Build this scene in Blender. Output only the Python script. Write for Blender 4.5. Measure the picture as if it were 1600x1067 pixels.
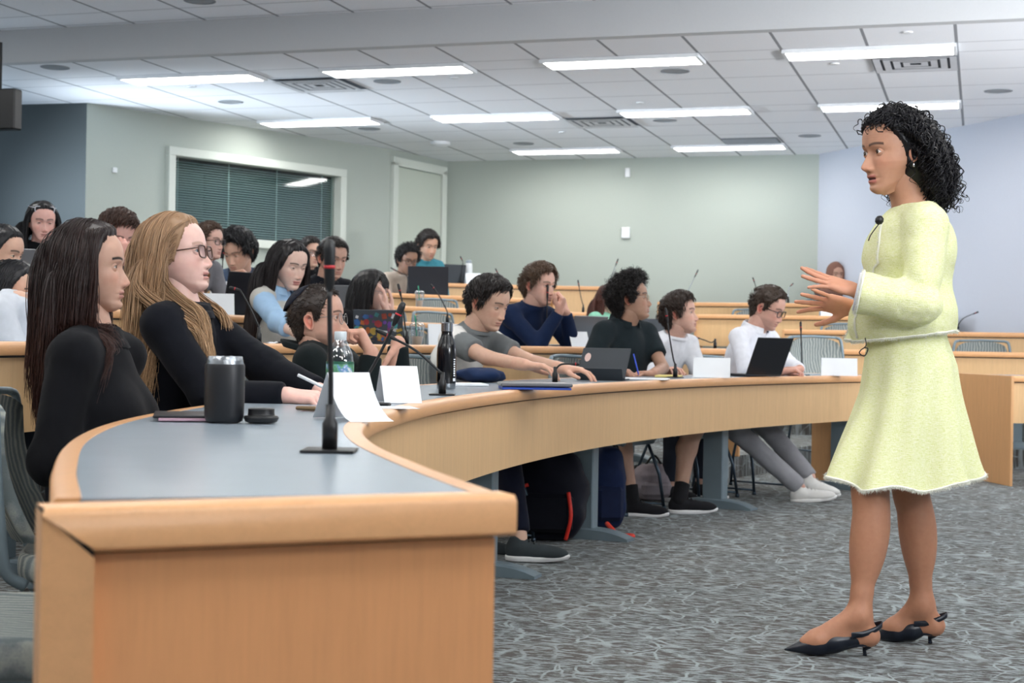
import bpy, math
import numpy as np
from mathutils import Matrix, Vector

for o in list(bpy.data.objects): bpy.data.objects.remove(o)
SC = bpy.context.scene
COL = SC.collection
# ------------------------------------------------------------------ camera
FPX, YAW, ROLL, CH = 2385.0, 0.2986, 0.0167, 0.95
FW = np.array([-math.sin(YAW), math.cos(YAW), 0.0]); RT = np.array([math.cos(YAW), math.sin(YAW), 0.0]); UP = np.array([0, 0, 1.0])
cam_d = bpy.data.cameras.new('camera'); cam = bpy.data.objects.new('camera', cam_d); COL.objects.link(cam)
cam_d.sensor_width = 36; cam_d.lens = 36 * FPX / 1600; cam_d.clip_start = 0.05; cam_d.clip_end = 60
_cx = RT * math.cos(ROLL) + UP * math.sin(ROLL); _cy = -RT * math.sin(ROLL) + UP * math.cos(ROLL); _cz = -FW
cam.matrix_world = Matrix([[_cx[0], _cy[0], _cz[0], 0], [_cx[1], _cy[1], _cz[1], 0], [_cx[2], _cy[2], _cz[2], CH], [0, 0, 0, 1]])
cam_d.dof.use_dof = True; cam_d.dof.focus_distance = 4.7; cam_d.dof.aperture_fstop = 7.1
SC.camera = cam
# ------------------------------------------------------------------ world, exposure
w = bpy.data.worlds.new('world'); SC.world = w; w.use_nodes = True
w.node_tree.nodes['Background'].inputs[0].default_value = (0.75, 0.85, 1.0, 1)
w.node_tree.nodes['Background'].inputs[1].default_value = 0.35
SC.view_settings.view_transform = 'Standard'; SC.view_settings.look = 'None'
SC.view_settings.exposure = 1.06; SC.view_settings.gamma = 1.0; SC.view_settings.use_curve_mapping = False
CEIL, CEILF, SOFY = 3.10, 3.36, 10.42
LAMP = 9.0

def lamp(kind, name, loc, energy, size=(0.1, 0.1), color=(1, 1, 1), aim=None, spot=None):
    d = bpy.data.lights.new(name, kind); d.energy = energy; d.color = color
    if kind == 'AREA': d.shape = 'RECTANGLE'; d.size, d.size_y = size
    if kind == 'SPOT': d.spot_size = spot; d.spot_blend = 0.8; d.shadow_soft_size = size[0]
    o = bpy.data.objects.new(name, d); COL.objects.link(o); o.location = loc
    if aim is not None:
        o.rotation_euler = (Vector(aim) - Vector(loc)).to_track_quat('-Z', 'Y').to_euler()
    return o
# wall washers recessed in the ceiling in front of the back wall and the window wall
for x_ in (-5.2, -3.9, -2.6): lamp('SPOT', 'wall_washer', (x_, 16.35, 3.08), 3.0, (0.06, 0), (1, 0.98, 0.95), (x_, 17.2, 2.0), 1.5)
lamp('SPOT', 'wall_washer', (-6.7, 13.9, 3.08), 9, (0.06, 0), (1, 0.98, 0.95), (-7.5, 14.1, 2.3), 2.0)
# stage lights near the front of the room, behind the camera (they light the speaker's front)
lamp('AREA', 'stage_light', (-2.6, 0.6, 3.3), 15, (1.6, 0.5), (1, 0.99, 0.97), (0.5, 5.0, 1.0))
lamp('AREA', 'stage_light', (1.9, -0.6, 3.3), 15, (1.6, 0.5), (1, 0.99, 0.97), (0.4, 5.0, 1.0))
# added fill lights, out of frame by the side walls, to brighten the ceiling
for p_, e_, c_, t_ in (((3.0, 11.2, 1.6), 65, (.95, .97, 1), (-1.5, 13.5, 3.6)), ((-9.6, 10.9, 1.9), 12, (.62, .80, 1), (-7.2, 12.5, 3.9)), ((2.4, 2.2, 2.0), 70, (.93, .96, 1), (0, 5, 6)), ((-8.4, 1.2, 2.0), 18, (.72, .86, 1), (-7, 5, 6))):
    lamp('AREA', 'ceiling_fill', p_, e_, (1.6, .5), c_, t_)
for p_, e_, c_, t_ in (((3.4, 7.0, 1.7), 17, (.95, .97, 1), (-3.2, 14.0, 3.3)), ((-9.4, 10.65, 1.7), 21, (.78, .89, 1), (-3.6, 14.5, 3.3))):
    lamp('AREA', 'ceiling_fill', p_, e_, (1.2, .4), c_, t_).data.spread = .95


# ------------------------------------------------------------------ pixel/world helpers
def ray(px, py):
    u = (px - 800) / FPX; v = (py - 533.5) / FPX
    c, s = math.cos(ROLL), math.sin(ROLL)
    u, v = u * c + v * s, -u * s + v * c
    return FW + RT * u - UP * v
def at(px, py, d): return np.array([0, 0, CH]) + ray(px, py) * d
def atz(px, py, z):
    r = ray(px, py); return np.array([0, 0, CH]) + r * ((z - CH) / r[2])
def facing(phi, pitch=0):
    a = math.radians(phi); p = math.radians(pitch)
    h = RT * math.cos(a) - FW * math.sin(a)
    return h * math.cos(p) + UP * math.sin(p)
def nrm(v):
    v = np.asarray(v, float); return v / (np.linalg.norm(v, axis=-1, keepdims=True) + 1e-12)
def V(*a): return np.array(a, float)

# ------------------------------------------------------------------ mesh helpers
def tag(o, label=None, cat=None, group=None, kind=None):
    if label: o['label'] = label
    if cat: o['category'] = cat
    if group: o['group'] = group
    if kind: o['kind'] = kind
    return o
def empty(name, loc, label=None, cat=None, group=None):
    o = bpy.data.objects.new(name, None); COL.objects.link(o); o.location = tuple(map(float, loc)); o.empty_display_size = 0.1
    return tag(o, label, cat, group)
def mesh_obj(name, verts, faces, mat, parent=None, smooth=True, cols=None):
    """verts in world coordinates; the parent is an unrotated root"""
    verts = np.asarray(verts, float)
    off = np.array(parent.matrix_local.translation if parent is not None else (0, 0, 0))
    if parent is not None:
        q = parent; off = np.zeros(3)
        while q is not None: off = off + np.array(q.location); q = q.parent
    me = bpy.data.meshes.new(name)
    if isinstance(faces, np.ndarray):
        n = faces.shape[1]
        me.vertices.add(len(verts)); me.vertices.foreach_set('co', (verts - off).astype(np.float32).ravel())
        me.loops.add(faces.size); me.loops.foreach_set('vertex_index', faces.astype(np.int32).ravel())
        me.polygons.add(len(faces)); me.polygons.foreach_set('loop_start', np.arange(0, faces.size, n, dtype=np.int32))
        me.polygons.foreach_set('loop_total', np.full(len(faces), n, np.int32)); me.update(calc_edges=True)
    else:
        me.from_pydata([tuple(v) for v in (verts - off)], [], faces); me.update()
    if cols is not None:
        cols = np.asarray(cols, float)
        if cols.ndim == 1: cols = np.tile(cols, (len(verts), 1))
        at_ = me.color_attributes.new('col', 'FLOAT_COLOR', 'POINT')
        at_.data.foreach_set('color', np.hstack([cols, np.ones((len(cols), 1))]).astype(np.float32).ravel())
    if smooth: me.polygons.foreach_set('use_smooth', [True] * len(me.polygons))
    me.materials.append(mat)
    o = bpy.data.objects.new(name, me); COL.objects.link(o)
    if parent is not None: o.parent = parent
    return o
class MB:
    """collects shapes (world coordinates) into one mesh"""
    def __init__(s): s.v = []; s.f = []; s.n = 0
    def add(s, v, f):
        v = np.asarray(v, float).reshape(-1, 3); s.v.append(v)
        s.f += [tuple(int(i) + s.n for i in q) for q in f]; s.n += len(v); return s
    def box(s, c, size, ax=None, bev=0):
        """c centre, size full, ax 3x3 rows"""
        ax = np.eye(3) if ax is None else np.array(ax, float); h = np.array(size, float) / 2
        if bev <= 0:
            p = [(x, y, z) for x in (-1, 1) for y in (-1, 1) for z in (-1, 1)]
            v = [np.array(c) + (np.array(q) * h) @ ax for q in p]
            f = [(0, 1, 3, 2), (4, 6, 7, 5), (0, 4, 5, 1), (2, 3, 7, 6), (0, 2, 6, 4), (1, 5, 7, 3)]
            return s.add(v, f)
        b = min(bev, *(h * 0.95)); v = []; idx = {}
        for x in (-1, 1):
            for y in (-1, 1):
                for z in (-1, 1):
                    for k in range(3):
                        q = np.array([x, y, z]) * (h - b); q[k] += (x, y, z)[k] * b
                        idx[(x, y, z, k)] = len(v); v.append(np.array(c) + q @ ax)
        f = []
        for k in range(3):
            i, j = [(1, 2), (2, 0), (0, 1)][k]
            for sg in (-1, 1):
                r = []
                for a_, b_ in ((-1, -1), (1, -1), (1, 1), (-1, 1)):
                    t = [0, 0, 0]; t[k] = sg; t[i] = a_; t[j] = b_; r.append(idx[(*t, k)])
                f.append(tuple(r if sg > 0 else r[::-1]))
        for k in range(3):
            i, j = [(1, 2), (2, 0), (0, 1)][k]
            for a_ in (-1, 1):
                for b_ in (-1, 1):
                    t0 = [0, 0, 0]; t1 = [0, 0, 0]; t0[k] = -1; t1[k] = 1
                    for t in (t0, t1): t[i] = a_; t[j] = b_
                    r = [idx[(*t0, i)], idx[(*t1, i)], idx[(*t1, j)], idx[(*t0, j)]]
                    f.append(tuple(r if a_ * b_ > 0 else r[::-1]))
        for x in (-1, 1):
            for y in (-1, 1):
                for z in (-1, 1):
                    r = [idx[(x, y, z, k)] for k in range(3)]
                    f.append(tuple(r if x * y * z > 0 else r[::-1]))
        return s.add(v, f)
    def tube(s, pts, r, n=10, cap=True):
        pts = np.asarray(pts, float); m = len(pts); r = np.full(m, r) if np.isscalar(r) else np.asarray(r, float)
        t = np.gradient(pts, axis=0); t = nrm(t); u = np.cross(t[0], (0, 0, 1.0))
        if np.linalg.norm(u) < 1e-3: u = np.array([1.0, 0, 0])
        u = nrm(u); V_ = []; a = np.linspace(0, 2 * np.pi, n, endpoint=False)
        for i in range(m):
            u = nrm(u - t[i] * (u @ t[i])); w_ = np.cross(t[i], u)
            V_.append(pts[i] + r[i] * (np.outer(np.cos(a), u) + np.outer(np.sin(a), w_)))
        f = [(i * n + j, i * n + (j + 1) % n, (i + 1) * n + (j + 1) % n, (i + 1) * n + j) for i in range(m - 1) for j in range(n)]
        if cap: f += [tuple(range(n))[::-1], tuple(range((m - 1) * n, m * n))]
        return s.add(np.vstack(V_), f)
    def lathe(s, c, prof, n=32, axis=(0, 0, 1), cap=True):
        """prof [(radius, height)]"""
        ax = nrm(axis); u = nrm(np.cross(ax, (0.3, 0.9, 0.1) if abs(ax[2]) > .5 else (0, 0, 1.0))); w_ = np.cross(ax, u)
        a = np.linspace(0, 2 * np.pi, n, endpoint=False)
        v = np.vstack([np.array(c) + ax * h + r * (np.outer(np.cos(a), u) + np.outer(np.sin(a), w_)) for r, h in prof]); m = len(prof)
        f = [(i * n + j, i * n + (j + 1) % n, (i + 1) * n + (j + 1) % n, (i + 1) * n + j) for i in range(m - 1) for j in range(n)]
        if cap: f += [tuple(range(n))[::-1], tuple(range((m - 1) * n, m * n))]
        return s.add(v, f)
    def grid(s, P, closed=False):
        P = np.asarray(P, float); a, b = P.shape[:2]
        bb = b if closed else b - 1
        f = [(i * b + j, i * b + (j + 1) % b, (i + 1) * b + (j + 1) % b, (i + 1) * b + j) for i in range(a - 1) for j in range(bb)]
        return s.add(P.reshape(-1, 3), f)
    def sweep(s, curve, prof, cap=True):
        """prof [(offset to the outer side, z)] closed ring swept along a plan curve (pts, outward normals)"""
        P, N = curve; k = len(prof)
        v = np.array([[p[0] + n[0] * o, p[1] + n[1] * o, z] for p, n in zip(P, N) for o, z in prof])
        f = [(i * k + j, (i + 1) * k + j, (i + 1) * k + (j + 1) % k, i * k + (j + 1) % k) for i in range(len(P) - 1) for j in range(k)]
        if cap: f += [tuple(range(k)), tuple(range((len(P) - 1) * k, len(P) * k))[::-1]]
        return s.add(v, f)
    def build(s, name, mat, parent=None, smooth=False, cols=None):
        o = mesh_obj(name, np.vstack(s.v), s.f, mat, parent, smooth, cols)
        return o
def smooth_angle(o, deg=35):
    me = o.data; me.polygons.foreach_set('use_smooth', [True] * len(me.polygons))
    try: me.set_sharp_from_angle(angle=math.radians(deg))
    except Exception: pass
    return o
def catmull(pts, n=8):
    P = np.array(pts, float); P = np.vstack([2 * P[0] - P[1], P, 2 * P[-1] - P[-2]]); out = []
    for i in range(1, len(P) - 2):
        for t in np.linspace(0, 1, n, endpoint=False):
            a, b, c, d = P[i - 1:i + 3]
            out.append(.5 * ((2 * b) + (-a + c) * t + (2 * a - 5 * b + 4 * c - d) * t * t + (-a + 3 * b - 3 * c + d) * t ** 3))
    out.append(P[-2]); return np.array(out)
def plan_curve(pts, n=8):
    P = catmull(pts, n); t = nrm(np.gradient(P, axis=0)); N = np.stack([-t[:, 1], t[:, 0]], 1)   # left of travel = outer side
    return P, N

# ------------------------------------------------------------------ materials
def srgb(r, g, b):
    c = np.array([r, g, b]) / 255.0
    return tuple(np.where(c <= .04045, c / 12.92, ((c + .055) / 1.055) ** 2.4))
class NT:
    def __init__(s, name):
        s.m = bpy.data.materials.new(name); s.m.use_nodes = True; s.t = s.m.node_tree; s.b = s.t.nodes['Principled BSDF']
        s.out = s.t.nodes['Material Output']
    def n(s, kind, **kw):
        nd = s.t.nodes.new(kind)
        for k, v in kw.items():
            if k.startswith('_'): nd.inputs[k[1:].replace('_', ' ')].default_value = v
            else: setattr(nd, k, v)
        return nd
    def l(s, a, b): s.t.links.new(a, b)
    def coord(s, which='Object', scale=(1, 1, 1)):
        tc = s.n('ShaderNodeTexCoord'); mp = s.n('ShaderNodeMapping'); mp.inputs['Scale'].default_value = scale
        s.l(tc.outputs[which], mp.inputs['Vector']); return mp.outputs[0]
    def geo(s, scale=(1, 1, 1), rot=(0, 0, 0)):
        g = s.n('ShaderNodeNewGeometry'); mp = s.n('ShaderNodeMapping'); mp.inputs['Scale'].default_value = scale; mp.inputs['Rotation'].default_value = rot
        s.l(g.outputs['Position'], mp.inputs['Vector']); return mp.outputs[0]
    def noise(s, vec, scale, detail=3, rough=.5, dist=0):
        nd = s.n('ShaderNodeTexNoise', _Scale=scale, _Detail=detail, _Roughness=rough, _Distortion=dist); s.l(vec, nd.inputs['Vector']); return nd.outputs[0]
    def ramp(s, fac, stops):
        r = s.n('ShaderNodeValToRGB'); e = r.color_ramp.elements
        while len(e) < len(stops): e.new(.5)
        for q, (p, c) in zip(e, stops): q.position = p; q.color = (*c, 1)
        s.l(fac, r.inputs[0]); return r.outputs[0]
    def math(s, op, a, b=None, c=None):
        nd = s.n('ShaderNodeMath', operation=op)
        for i, x in enumerate((a, b, c)):
            if x is None: continue
            if isinstance(x, (int, float)): nd.inputs[i].default_value = x
            else: s.l(x, nd.inputs[i])
        return nd.outputs[0]
    def mix(s, fac, a, b, mode='MIX'):
        nd = s.n('ShaderNodeMix', data_type='RGBA', blend_type=mode)
        for i, x in ((0, fac), (6, a), (7, b)):
            if isinstance(x, (int, float)): nd.inputs[i].default_value = x
            elif isinstance(x, tuple): nd.inputs[i].default_value = (*x[:3], 1)
            else: s.l(x, nd.inputs[i])
        return nd.outputs[2]
    def bump(s, h, strength=.3, dist=.01):
        b = s.n('ShaderNodeBump', _Strength=strength, _Distance=dist); s.l(h, b.inputs['Height']); s.l(b.outputs[0], s.b.inputs['Normal'])
    def set(s, color=None, rough=.5, metal=0, **kw):
        if color is not None:
            if isinstance(color, tuple): s.b.inputs['Base Color'].default_value = (*color[:3], 1)
            else: s.l(color, s.b.inputs['Base Color'])
        if isinstance(rough, (int, float)): s.b.inputs['Roughness'].default_value = rough
        else: s.l(rough, s.b.inputs['Roughness'])
        s.b.inputs['Metallic'].default_value = metal
        for k, v in kw.items(): s.b.inputs[k.replace('_', ' ')].default_value = v
        return s.m
def plain(name, rgb, rough=.5, metal=0, var=.06, **kw):
    m = NT(name); c = srgb(*rgb); v = m.coord(); n = m.noise(v, 9, 3)
    m.set(m.ramp(n, [(.3, tuple(x * (1 - var) for x in c)), (.7, tuple(min(1, x * (1 + var)) for x in c))]), rough, metal, **kw)
    return m.m
def wood(name, rgb, axis=2, rough=.38, var=.12, scale=1.0):
    m = NT(name); c = srgb(*rgb)
    sc = [26 * scale] * 3; sc[axis] = 1.2
    v = m.geo(tuple(sc)); n1 = m.noise(v, 2.2, 5, .6, .4); v2 = m.geo(tuple(x * 4 for x in sc)); n2 = m.noise(v2, 3, 3)
    f = m.math('MULTIPLY_ADD', n2, .45, m.math('MULTIPLY', n1, .6))
    m.set(m.ramp(f, [(.32, tuple(x * (1 - var) for x in c)), (.52, c), (.75, tuple(min(1, x * (1 + var * .8)) for x in c))]), rough)
    m.bump(f, .05, .002); return m.m
def cloth(name, rgb=None, rough=.85, weave=500, bump=.25, var=.1, attr=False, sheen=.04):
    m = NT(name); v = m.coord(); n = m.noise(v, 30, 4); n2 = m.noise(v, weave, 2)
    if attr:
        a = m.n('ShaderNodeVertexColor', layer_name='col'); base = a.outputs[0]
        c = m.mix(1.0, base, m.ramp(n, [(.3, (1 - var,) * 3), (.7, (1, 1, 1))]), 'MULTIPLY')
    else:
        k = srgb(*rgb); c = m.ramp(n, [(.3, tuple(x * (1 - var) for x in k)), (.7, tuple(min(1, x * (1 + var)) for x in k))])
    m.set(c, rough); m.b.inputs['Sheen Weight'].default_value = sheen; m.b.inputs['Specular IOR Level'].default_value = .15; m.b.inputs['Sheen Roughness'].default_value = .5
    m.bump(n2, bump, .002); return m.m
def emis(name, rgb, strength):
    m = NT(name); m.set((.8, .8, .8), .5); m.b.inputs['Emission Color'].default_value = (*rgb, 1); m.b.inputs['Emission Strength'].default_value = strength; return m.m

M = {}
M['wood'] = wood('beech_panel', (212, 162, 112), 2, .42)
M['wood_apron'] = wood('beech_apron', (214, 176, 128), 2, .45, .1)
M['wood_edge'] = wood('beech_edge', (224, 170, 120), 1, .3, .08)
M['wood_end'] = wood('beech_end_panel', (232, 166, 112), 2, .42, .07, .7)
M['worktop'] = plain('grey_laminate', (146, 158, 168), .25, 0, .02)
M['metal_grey'] = plain('grey_painted_steel', (122, 138, 146), .45, .3, .04)
M['chrome'] = plain('steel', (150, 155, 160), .25, 1, .02)
M['dark_metal'] = plain('dark_steel', (74, 88, 100), .35, .8, .05)
M['black'] = plain('black_plastic', (14, 15, 18), .4, 0, .1)
M['black_gloss'] = plain('black_gloss', (12, 13, 18), .18, 0, .1)
M['paper'] = plain('white_paper', (232, 236, 240), .7, 0, .02)
M['red'] = plain('red_ring', (190, 30, 40), .4)
M['ceil'] = None
def ceiling_mat(name, y0):
    m = NT(name); g = m.n('ShaderNodeNewGeometry'); sp = m.n('ShaderNodeSeparateXYZ'); m.l(g.outputs['Position'], sp.inputs[0])
    X, Y = sp.outputs[0], sp.outputs[1]
    fx = m.math('FRACT', m.math('DIVIDE', m.math('SUBTRACT', X, -3.254 - 61), .61))
    dx = m.math('MINIMUM', fx, m.math('SUBTRACT', 1.0, fx)); lx = m.math('LESS_THAN', dx, .018)
    per = .36 + 3 * .7365
    ty = m.math('MULTIPLY', m.math('FRACT', m.math('DIVIDE', m.math('SUBTRACT', Y, y0 - 10 * per), per)), per)
    ly = None
    for q in (0, .36, .36 + .7365, .36 + 2 * .7365, per):
        c = m.math('LESS_THAN', m.math('ABSOLUTE', m.math('SUBTRACT', ty, q)), .010)
        ly = c if ly is None else m.math('MAXIMUM', ly, c)
    n = m.noise(m.geo(), 120, 2); base = m.ramp(n, [(.3, srgb(236, 238, 242)), (.7, srgb(244, 246, 250))])
    c = m.mix(m.math('MULTIPLY', ly, .45), base, srgb(120, 124, 130))
    c = m.mix(m.math('MULTIPLY', lx, .8), c, srgb(95, 98, 105))
    m.set(c, .9); return m.m
M['ceil'] = ceiling_mat('ceiling_tiles', 11.14)
def paint(name, rgb):
    m = NT(name); n = m.noise(m.geo(), 60, 3); c = srgb(*rgb)
    m.set(m.ramp(n, [(.3, tuple(x * .98 for x in c)), (.7, c)]), .75); m.bump(n, .05, .002); return m.m
M['wall'] = paint('sage_grey_paint', (172, 180, 172)); M['wall_white'] = paint('white_paint', (190, 195, 207))
M['wall_dark'] = paint('shaded_alcove_paint', (46, 54, 56)); M['soffit'] = paint('soffit_paint', (196, 198, 200))  # dark alcove wall paint, with its lack of light put into the colour
def carpet():
    m = NT('patterned_carpet')
    g = m.n('ShaderNodeNewGeometry'); sp = m.n('ShaderNodeSeparateXYZ'); m.l(g.outputs['Position'], sp.inputs[0])
    X, Y = sp.outputs[0], sp.outputs[1]
    wob = m.n('ShaderNodeTexNoise', _Scale=3.5, _Detail=3.0); m.l(m.geo(), wob.inputs['Vector']); vadd = m.n('ShaderNodeVectorMath', operation='MULTIPLY_ADD'); m.l(wob.outputs['Color'], vadd.inputs[0]); vadd.inputs[1].default_value = (.22, .22, 0); m.l(m.geo(), vadd.inputs[2])
    dash = m.noise(m.geo((16, 58, 1)), 1.0, 4, .65); ln = m.n('ShaderNodeMapRange'); m.l(dash, ln.inputs[0]); ln.inputs[1].default_value = .49; ln.inputs[2].default_value = .56; ln = ln.outputs[0]
    def edge(sc, w_, seed):
        vo = m.n('ShaderNodeTexVoronoi', feature='DISTANCE_TO_EDGE', _Scale=sc); ad = m.n('ShaderNodeVectorMath', operation='ADD'); m.l(vadd.outputs[0], ad.inputs[0]); ad.inputs[1].default_value = (seed, seed * 2.3, 0); m.l(ad.outputs[0], vo.inputs['Vector']); r = m.n('ShaderNodeMapRange'); m.l(vo.outputs[0], r.inputs[0]); r.inputs[1].default_value = w_; r.inputs[2].default_value = w_ * 2.2; r.inputs[3].default_value = 1; r.inputs[4].default_value = 0; return r.outputs[0]
    gate = m.n('ShaderNodeMapRange'); m.l(m.noise(m.geo(), 9, 2), gate.inputs[0]); gate.inputs[1].default_value = .42; gate.inputs[2].default_value = .56
    f = m.math('MAXIMUM', m.math('MULTIPLY', ln, .85), m.math('MULTIPLY', m.math('MAXIMUM', edge(6.2, .018, 0), edge(3.6, .010, 5)), m.math('MULTIPLY_ADD', gate.outputs[0], .7, .3)))
    fine = m.noise(m.geo(), 300, 2)
    dark = m.ramp(m.noise(m.geo(), 2.5, 3), [(.35, srgb(76, 76, 75)), (.65, srgb(86, 82, 78))])
    c = m.mix(f, dark, srgb(156, 166, 168))
    c = m.mix(.35, c, m.ramp(fine, [(.3, (.25, .25, .25)), (.7, (1, 1, 1))]), 'MULTIPLY')
    m.set(c, .95); m.bump(fine, .5, .004); return m.m
M['carpet'] = carpet()
def upholstery():
    m = NT('grey_patterned_upholstery'); v = m.coord(scale=(1, 1, 1))
    wv = m.n('ShaderNodeTexWave', _Scale=14, _Distortion=4, _Detail=2); m.l(v, wv.inputs['Vector'])
    n = m.noise(v, 250, 2); f = m.math('MULTIPLY_ADD', n, .4, m.math('MULTIPLY', wv.outputs[1], .6))
    m.set(m.ramp(f, [(.3, srgb(112, 122, 124)), (.62, srgb(146, 152, 150)), (.8, srgb(168, 172, 164))]), .9); m.bump(n, .3, .002); return m.m
M['uph'] = upholstery()
def skin_mat():
    m = NT('skin'); a = m.n('ShaderNodeVertexColor', layer_name='col'); v = m.coord(); n = m.noise(v, 60, 4); n2 = m.noise(v, 400, 2)
    c = m.mix(1.0, a.outputs[0], m.ramp(n, [(.3, (.93, .9, .9)), (.7, (1, 1, 1))]), 'MULTIPLY')
    m.set(c, .48); b = m.b; b.inputs['Subsurface Weight'].default_value = .12; b.inputs['Subsurface Radius'].default_value = (.012, .004, .002); b.inputs['Subsurface Scale'].default_value = 1.0
    b.inputs['Specular IOR Level'].default_value = .35
    m.bump(n2, .12, .001); return m.m
M['skin'] = skin_mat()
def hair_mat():
    m = NT('hair'); a = m.n('ShaderNodeVertexColor', layer_name='col'); m.set(a.outputs[0], .38)
    m.b.inputs['Specular IOR Level'].default_value = .38; return m.m
M['hair'] = hair_mat()
def eye_mat():
    m = NT('eye'); a = m.n('ShaderNodeVertexColor', layer_name='col'); m.set(a.outputs[0], .12); return m.m
M['eye'] = eye_mat()
M['cloth'] = cloth('garment', attr=True)
def glass(name, rgb=(255, 255, 255), rough=.02, ior=1.45):
    m = NT(name); m.set(srgb(*rgb), rough); m.b.inputs['Transmission Weight'].default_value = 1; m.b.inputs['IOR'].default_value = ior; return m.m
def thin(name, tint, gl, rough=.05):
    m = NT(name); tr = m.n('ShaderNodeBsdfTransparent'); tr.inputs[0].default_value = (*tint, 1); g = m.n('ShaderNodeBsdfGlossy'); g.inputs['Roughness'].default_value = rough
    lw = m.n('ShaderNodeLayerWeight', _Blend=.35); mx = m.n('ShaderNodeMixShader'); f = m.math('MULTIPLY_ADD', lw.outputs['Facing'], gl, gl * .15)
    m.l(f, mx.inputs[0]); m.l(tr.outputs[0], mx.inputs[1]); m.l(g.outputs[0], mx.inputs[2]); m.l(mx.outputs[0], m.out.inputs['Surface']); return m.m
M['clear'] = thin('clear_plastic', (.86, .9, .92), .75); M['lens'] = thin('spectacle_lens', (.96, .97, .98), .25)
M['leather'] = plain('navy_leather', (16, 22, 34), .3, 0, .1)
M['rubber_white'] = plain('white_rubber', (214, 216, 216), .5, 0, .03)
# ------------------------------------------------------------------ the room
def struct(name, verts, faces, mat):
    return tag(mesh_obj(name, verts, faces, mat, None, False), kind='structure')
def wall(name, a, b, z0, z1, mat, th=.12):
    a = V(*a); b = V(*b); d = nrm(b - a); n = V(-d[1], d[0])         # thickness to the left of a->b (outside)
    q = [a, b, b + n * th, a + n * th]
    v = [(p[0], p[1], z) for z in (z0, z1) for p in q]
    return struct(name, v, [(0, 3, 2, 1), (4, 5, 6, 7), (0, 1, 5, 4), (1, 2, 6, 5), (2, 3, 7, 6), (3, 0, 4, 7)], mat)
ROW = {  # front (stage side) edges of the curved desk rows: plan points, table height
 1: ([(-.54, 1.74), (-.76, 2.07), (-1.03, 2.52), (-1.25, 3.01), (-1.42, 3.6), (-1.55, 4.3), (-1.63, 5.1), (-1.65, 5.9), (-1.60, 6.8), (-1.45, 7.8), (-1.2, 8.8), (-.88, 9.7), (-.62, 10.3)], .77),
 2: ([(-2.15, 1.8), (-2.55, 2.9), (-2.78, 3.95), (-2.86, 5.0), (-2.86, 6.0), (-2.78, 7.2), (-2.52, 8.6), (-2.1, 9.9), (-1.65, 10.9)], .92),
 3: ([(-3.4, 3.5), (-3.75, 4.8), (-3.85, 6.5), (-3.9, 8.0), (-3.75, 9.4), (-3.35, 10.8), (-2.8, 11.9), (-2.55, 12.25)], 1.07),
 4: ([(-4.1, 4.6), (-4.75, 6.2), (-5.05, 8.0), (-5.0, 9.6), (-4.7, 11.2), (-4.1, 12.5), (-3.35, 13.5)], 1.225),
 5: ([(-5.3, 5.8), (-5.85, 7.6), (-6.0, 9.4), (-5.8, 11.2), (-5.3, 12.6), (-4.75, 13.7), (-4.05, 14.5)], 1.375),
 6: ([(-5.85, 14.6), (-5.35, 15.2), (-4.8, 15.55), (-4.0, 15.85), (-3.68, 15.93)], 1.555)}
RROW = {
 1: ([(.22, 11.18), (.42, 11.265), (1.2, 11.5), (2.6, 11.85)], .77),
 2: ([(-1.19, 12.75), (.3, 12.8), (2.0, 12.95)], .93),
 3: ([(-1.7, 13.85), (-.6, 13.95), (.55, 14.0)], 1.10),
 4: ([(-2.7, 14.95), (-1.3, 15.0), (-.25, 15.02)], 1.25),
 5: ([(-3.3, 16.05), (-2.2, 16.08), (-1.05, 16.08)], 1.40)}
CUR = {k: plan_curve(p, 8) for k, (p, z) in ROW.items()}
RCUR = {k: plan_curve(p, 6) for k, (p, z) in RROW.items()}
WL = [(-7.98, 12.38), (-6.42, 16.05), (-6.17, 17.3)]                 # left wall in two runs
BK = (-1.77, 17.3); RWE = (5.6, 7.95)
struct('floor', [(-15, -4, 0), (7, -4, 0), (7, 19, 0), (-15, 19, 0)], [(0, 1, 2, 3)], M['carpet'])
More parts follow.
